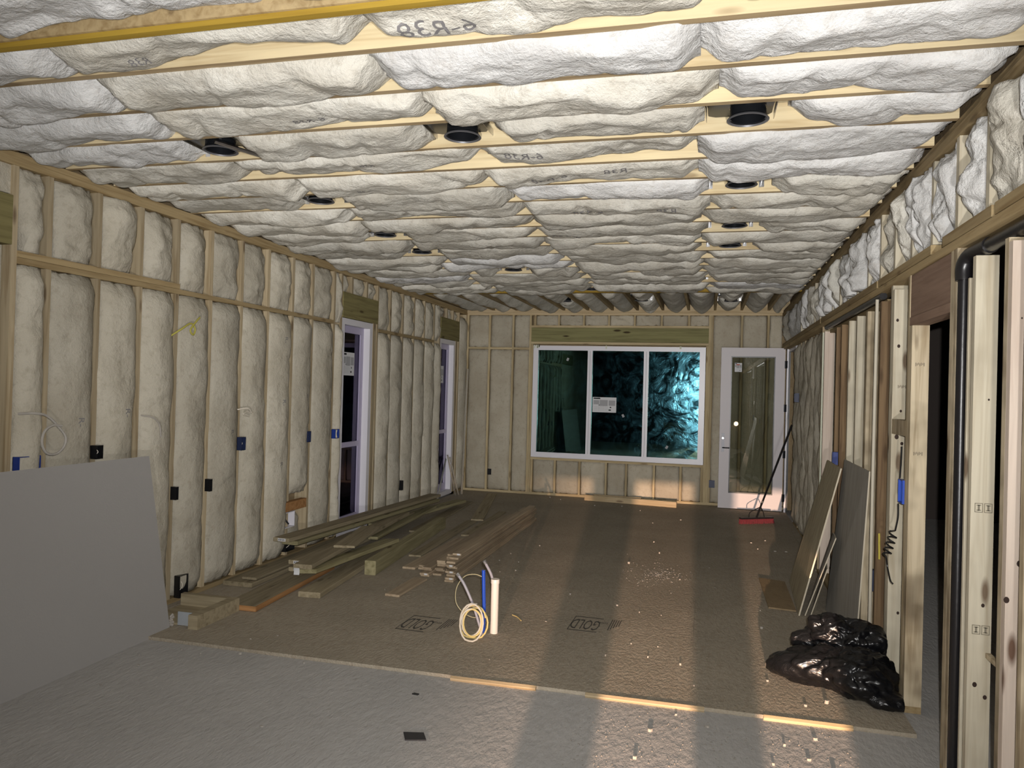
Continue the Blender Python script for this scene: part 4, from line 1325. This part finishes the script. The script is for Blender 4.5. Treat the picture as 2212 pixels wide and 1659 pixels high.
def bag(name, label, blobs, seedv, pleat_dir, under=None):
    """one crumpled bag: a smooth hull around several lobes, pleated, resting on the floor"""
    bm = bmesh.new()
    bmesh.ops.create_icosphere(bm, subdivisions=6, radius=1.0)
    cen = Vector((0, 0, 0)); tot = 0
    for (c, r3) in blobs:
        v_ = r3[0] * r3[1] * r3[2]; cen += Vector(c) * v_; tot += v_
    cen /= tot
    s = Vector(pleat_dir).normalized()
    side = Vector((0, 0, 1)).cross(s).normalized()
    for v in bm.verts:
        d = v.co.normalized()
        # farthest exit from the union of the lobes, softened
        acc = []
        for (c, r3) in blobs:
            o_ = cen - Vector(c)
            A = sum((d[i] / r3[i]) ** 2 for i in range(3)); B = 2 * sum(o_[i] * d[i] / r3[i] ** 2 for i in range(3)); Cc = sum((o_[i] / r3[i]) ** 2 for i in range(3)) - 1
            disc = B * B - 4 * A * Cc
            if disc > 0:
                t = (-B + math.sqrt(disc)) / (2 * A)
                if t > 0: acc.append(t)
        acc = acc or [.05]
        K = 28.0
        t = math.log(sum(math.exp(K * a) for a in acc)) / K
        q = cen + d * t
        n1 = noise.fractal((q.x * 5 + seedv, q.y * 5, q.z * 5), 1.0, 2.0, 3)
        w = q.dot(side) * 22 + q.z * 9 + 2.6 * noise.noise((q.x * 4, q.y * 4, q.z * 4 + seedv))
        pl_ = (1 - abs(math.sin(w))) * max(0, noise.noise((q.x * 3 + 9, q.y * 3, seedv)) + .5)
        c1 = abs(noise.noise((q.x * 7 + seedv, q.y * 7, q.z * 9)))
        c2 = abs(noise.noise((q.x * 17 + seedv, q.y * 17, q.z * 20)))
        c3 = abs(noise.noise((q.x * 34 + seedv, q.y * 34, q.z * 34)))
        q += d * (n1 * .020 + pl_ * .022 - (1 - min(1, c1 * 3)) * .022 - (1 - min(1, c2 * 3)) * .011 - (1 - min(1, c3 * 3)) * .004)
        if q.z < .002: q.z = .002
        if q.x > XR - .012: q.x = XR - .012
        if under is not None:
            hit = under.ray_cast(Vector((q.x, q.y, 2.0)), Vector((0, 0, -1)))
            if hit[0] is not None and q.z < hit[0].z + .016: q.z = hit[0].z + .016
        v.co = q
    me = bpy.data.meshes.new(name); bm.to_mesh(me); bm.free()
    me.polygons.foreach_set('use_smooth', [True] * len(me.polygons))
    me.materials.append(BAG)
    o = bpy.data.objects.new(name, me); link(o)
    tag(o, label, 'trash bag', 'black trash bags by the right studs')
    return o


lowbag = bag('trash_bag', 'black plastic trash bag lying lowest, its pointed end toward the room',
    [((.70, 4.95, .085), (.27, .17, .125)), ((.56, 5.01, .06), (.16, .10, .08)), ((.92, 4.84, .10), (.22, .24, .15)), ((1.03, 4.66, .03), (.12, .10, .055))], 5, (1, -.8, 0))
bag('trash_bag', 'knotted black plastic trash bag heaped on top of the other',
    [((.80, 5.17, .235), (.16, .12, .115)), ((.97, 5.14, .20), (.19, .17, .145)), ((.655, 5.16, .175), (.11, .07, .055)), ((.88, 5.25, .12), (.22, .14, .13)), ((.775, 5.17, .30), (.08, .06, .05))], 9, (.4, 1, .3), tree_of(lowbag))

# ------------------------------------------------------------------ right wall fittings: drain pipe, wire, conduit
r = empty('drain_pipe', (XR + .03, 3.88, 0)); tag(r, 'black plastic drain pipe running under the plate and down by the doorway', 'pipe')
mb = MB().tube(spline([(XR + .045, 1.0, 2.402), (XR + .045, 2.4, 2.400), (XR + .042, 3.60, 2.398)], 4), .031, 14).build('run', ABS, r, True)
MB().tube(spline([(XR + .042, 3.60, 2.398), (XR + .036, 3.76, 2.395), (XR + .022, 3.815, 2.380), (XR + .012, 3.835, 2.34), (XR + .012, 3.835, 2.28)]), .036, 14).build('elbow', ABS, r, True)
MB().tube([(XR + .012, 3.835, 2.28), (XR + .012, 3.835, .02)], .024, 14).build('riser', ABS, r, True)
o = MB().tube([(XR + .055, 3.712, .02), (XR + .055, 3.712, 2.355)], .020, 12).build('dark_riser', plain('dark_brown_pipe', (.03, .022, .018), .5), None, True)
tag(o, 'thin dark riser pipe just right of the black drain pipe', 'pipe')
o = box('wood_strip', XR + .010, XR + .030, 3.752, 3.770, .02, 2.28, PZP)
tag(o, 'pale wood strip standing between the two dark riser pipes', 'wood strip')
r = empty('drain_pipe', (XR + .03, 6.5, 2.41)); tag(r, 'black tube running level above the far open studs', 'pipe')
MB().tube([(XR + .020, 5.50, 2.42), (XR + .020, 7.95, 2.42)], .024, 12).build('run', ABS, r, True)  # plain black tube along the dark band below the plate
o = MB().tube(spline([(XR - .012, 5.53, .02), (XR - .014, 5.53, 1.2), (XR - .012, 5.53, 2.40)]), .011, 10).build('conduit', plain('pale_conduit', (.55, .50, .40), .6), None, True)
tag(o, 'slim pale conduit standing on the open studs behind the grey board', 'conduit')
pts = [(XR - .02, 4.80, 1.13), (XR - .022, 4.79, 1.05), (XR - .03, 4.81, .97)]
cpts = spline(pts, 6)
for k in range(46):
    a = k * .62
    t = k / 45
    cpts.append(Vector((XR - .035 - .02 * math.sin(a), 4.83 + .16 * t + .045 * (1 - .4 * t) * math.cos(a), .955 - .17 * t + .006 * math.sin(a))))
cpts += spline([cpts[-1], Vector((XR - .03, 4.98, .72)), Vector((XR - .03, 4.90, .66)), Vector((XR - .03, 4.84, .655))], 6)[1:]
o = MB().tube(cpts, .0045, 6).build('coiled_wire', BLACKP, None, True)
tag(o, 'curly black wire hanging in coils below the blue box', 'wire')
o = MB().tube(spline([(XR - .008, 4.80, 1.46), (XR - .010, 4.80, 1.36), (XR - .014, 4.80, 1.275)]), .004, 6).build('black_feed_wire', BLACKP, None, True)
tag(o, 'straight black wire feeding the blue box from above', 'wire')
o = MB().tube([(XR - .006, 5.34, .86), (XR - .01, 5.30, .70)], .006, 6).build('yellow_cable_stub', plain('bright_yellow_cable', (.6, .5, .08), .5), None, True)
tag(o, 'short yellow cable stub on the stud left of the coiled wire', 'cable')

# ------------------------------------------------------------------ debris
rd = random.Random(77)
GD = 'small pale debris chips scattered on the floor'


def chip(x, y, z, s, h):
    n = 6
    pts = []
    a0 = rd.uniform(0, 6)
    for k in range(n):
        a = a0 + 2 * math.pi * k / n
        q = s * rd.uniform(.6, 1.1)
        pts.append((x + q * math.cos(a), y + q * .6 * math.sin(a), z))
    o = MB().prism(pts, (rd.uniform(-.2, .2) * s, rd.uniform(-.2, .2) * s, h)).build('debris_chip', CHIPM)
    if y < 4.32 and x > -.7: zl = 'small pale debris chip on the near grey floor in the lit stripes'
    elif y < 4.36: zl = 'small pale debris chip on the left side of the near grey floor'
    elif y > 9.8: zl = 'small pale debris chip on the far subfloor before the back wall'
    elif x < -1.6: zl = 'small pale debris chip around the flooring stack and lumber heap'
    elif x > .5 and y > 8: zl = 'small pale debris chip between the broom and the leaning plywood'
    elif x > .35: zl = 'small pale debris chip beside the black trash bags'
    else: zl = 'small pale debris chip in the middle of the brown subfloor'
    tag(o, zl, 'debris', zl.replace('chip', 'chips'))


spots = [(-.29, 3.66, .022, .016), (-.24, 3.98, .026, .014), (.05, 4.12, .02, .012), (-.12, 4.22, .012, .01), (.42, 4.02, .014, .014), (.52, 3.9, .018, .012), (.58, 4.14, .02, .014), (.62, 3.75, .022, .02), (.35, 3.8, .012, .012),
         (-.03, 4.62, .010, .010), (-.60, 4.96, .012, .012), (-.33, 5.02, .010, .012), (-.12, 4.95, .014, .014), (-.46, 5.25, .007, .01), (-.28, 5.25, .006, .008), (-.66, 6.15, .014, .012), (-.47, 6.02, .008, .01), (-.3, 6.0, .007, .008),
         (-.72, 7.7, .02, .02), (-.45, 8.3, .016, .02), (-.55, 8.9, .014, .014), (-.20, 7.2, .012, .012), (.42, 5.12, .022, .020), (.44, 5.92, .022, .016), (.46, 6.4, .01, .01), (.40, 4.84, .02, .012), (.70, 4.60, .025, .02), (.58, 4.52, .02, .012),
         (-1.30, 4.65, .006, .006), (-1.08, 6.35, .012, .012), (-1.12, 5.55, .016, .006), (-1.75, 8.2, .018, .012), (-1.95, 7.7, .010, .010), (-1.98, 7.35, .012, .012), (-1.78, 7.35, .010, .010), (-1.72, 7.0, .014, .010), (-1.85, 6.9, .010, .008), (-2.6, 5.95, .008, .008),
         (-3.26, 4.23, .018, .008), (-3.1, 4.21, .012, .008), (-2.86, 4.28, .02, .014), (-2.6, 4.30, .01, .012), (-2.4, 4.27, .016, .010), (-3.44, 4.06, .010, .008), (-3.32, 3.92, .022, .008), (-3.30, 3.60, .018, .006), (-2.15, 3.42, .02, .006),
         (-3.02, 2.70, .02, .008), (-2.55, 2.78, .025, .006), (-2.93, 4.5, .012, .008), (-2.8, 4.62, .018, .004), (.55, 9.3, .02, .012), (.72, 9.5, .02, .012), (.78, 8.9, .03, .01), (.60, 8.95, .015, .012), (.9, 8.92, .03, .008), (-1.6, 11.4, .02, .014), (-1.2, 11.5, .018, .012), (-2.4, 11.95, .02, .015), (-2.2, 11.8, .015, .012), (-.9, 11.2, .015, .012), (-.3, 10.6, .02, .012), (-.65, 10.2, .015, .012)]
for x, y, s, h in spots:
    chip(x, y, 0.0 if y > Y_STEP else -.020, s * .55, h * .95)
# sawdust and splinters
mb = MB()
for k in range(420):
    a, q = rd.uniform(0, 6.28), abs(rd.gauss(0, .42))
    x, y = -.40 + q * .55 * math.cos(a), 7.35 + q * .75 * math.sin(a)
    s = rd.uniform(.004, .012)
    d = Vector((rd.uniform(-1, 1), rd.uniform(-1, 1), 0)).normalized() * s
    e = Vector((-d.y, d.x, 0)) * .35
    h = rd.uniform(.001, .004)
    p = Vector((x, y, .0005))
    mb.add([p - d - e, p + d - e, p + d + e, p - d + e + Vector((0, 0, h)), p + Vector((0, 0, h))], [(0, 1, 4), (1, 2, 4), (2, 3, 4), (3, 0, 4)])
o = mb.build('sawdust_patch', CHIPM, None, normals=False)
tag(o, 'patch of crumbs and splinters swept together on the lit subfloor', 'sawdust', kind='stuff')
mb = MB()
for k in range(700):
    y = 2.6 + 1.66 * rd.random()
    x = rd.uniform(-.62, .86)
    s = rd.uniform(.002, .005)
    p = Vector((x, y, -.020 if y < Y_STEP else 0))
    mb.add([p + Vector((-s, -s, 0)), p + Vector((s, -s, 0)), p + Vector((s, s, 0)), p + Vector((-s, s, 0)), p + Vector((0, 0, s * rd.uniform(.6, 1.5)))], [(0, 1, 4), (1, 2, 4), (2, 3, 4), (3, 0, 4)])
o = mb.build('floor_grit', plain('grit', (.24, .22, .19), .95), None, normals=False)
tag(o, 'fine grit strewn over the near grey floor', 'grit', kind='stuff')
o = MB().prism([(-1.40, 3.50, -.0195), (-1.30, 3.53, -.0195), (-1.34, 3.60, -.0195), (-1.44, 3.575, -.0195)], (0, 0, .006)).build('black_tile', plain('black_tile_mat', (.03, .03, .033), .5))
tag(o, 'small flat black piece lying on the near grey floor', 'scrap')
o = MB().prism([(-1.58, 4.035, -.0195), (-1.545, 4.03, -.0195), (-1.54, 4.045, -.0195), (-1.57, 4.05, -.0195)], (0, 0, .006)).build('black_scrap', plain('black_scrap_mat', (.02, .02, .02), .6))
tag(o, 'tiny black scrap behind the flat black piece on the floor', 'scrap')

# ------------------------------------------------------------------ added lamp standing in for the work lamp's mirror image in the door glass
r = empty('stand_in_lamp', (.954, -1.75, -.02)); tag(r, 'added glowing lamp whose mirror image stands in for the work lamp in the door glass', 'lamp')
MB().tube([(.954, -1.75, -.018), (.954, -1.75, .80)], .010, 8).build('stand', BLACKP, r)
MB().lathe([(.0, .0), (.11, .0), (.10, .02), (.0, .03)], (.954, -1.75, -.02), 20).build('base', BLACKP, r)
mbs = MB().tube([(.954, -1.75, .80), (.954, -1.66, .806)], [.03, .075], 16, False).build('reflector', GREYM, r, True)
em, ent, eb = new_mat('lamp_glow'); eb.inputs['Base Color'].default_value = (1, .8, .55, 1)
eb.inputs['Emission Color'].default_value = (1, .78, .5, 1); eb.inputs['Emission Strength'].default_value = 45
bmx = bmesh.new(); bmesh.ops.create_uvsphere(bmx, u_segments=14, v_segments=10, radius=.048)
mex = bpy.data.meshes.new('bulb'); bmx.to_mesh(mex); bmx.free(); mex.materials.append(em)
ob = bpy.data.objects.new('bulb', mex); link(ob, r); ob.location = Vector((.954, -1.69, .805)) - r.location
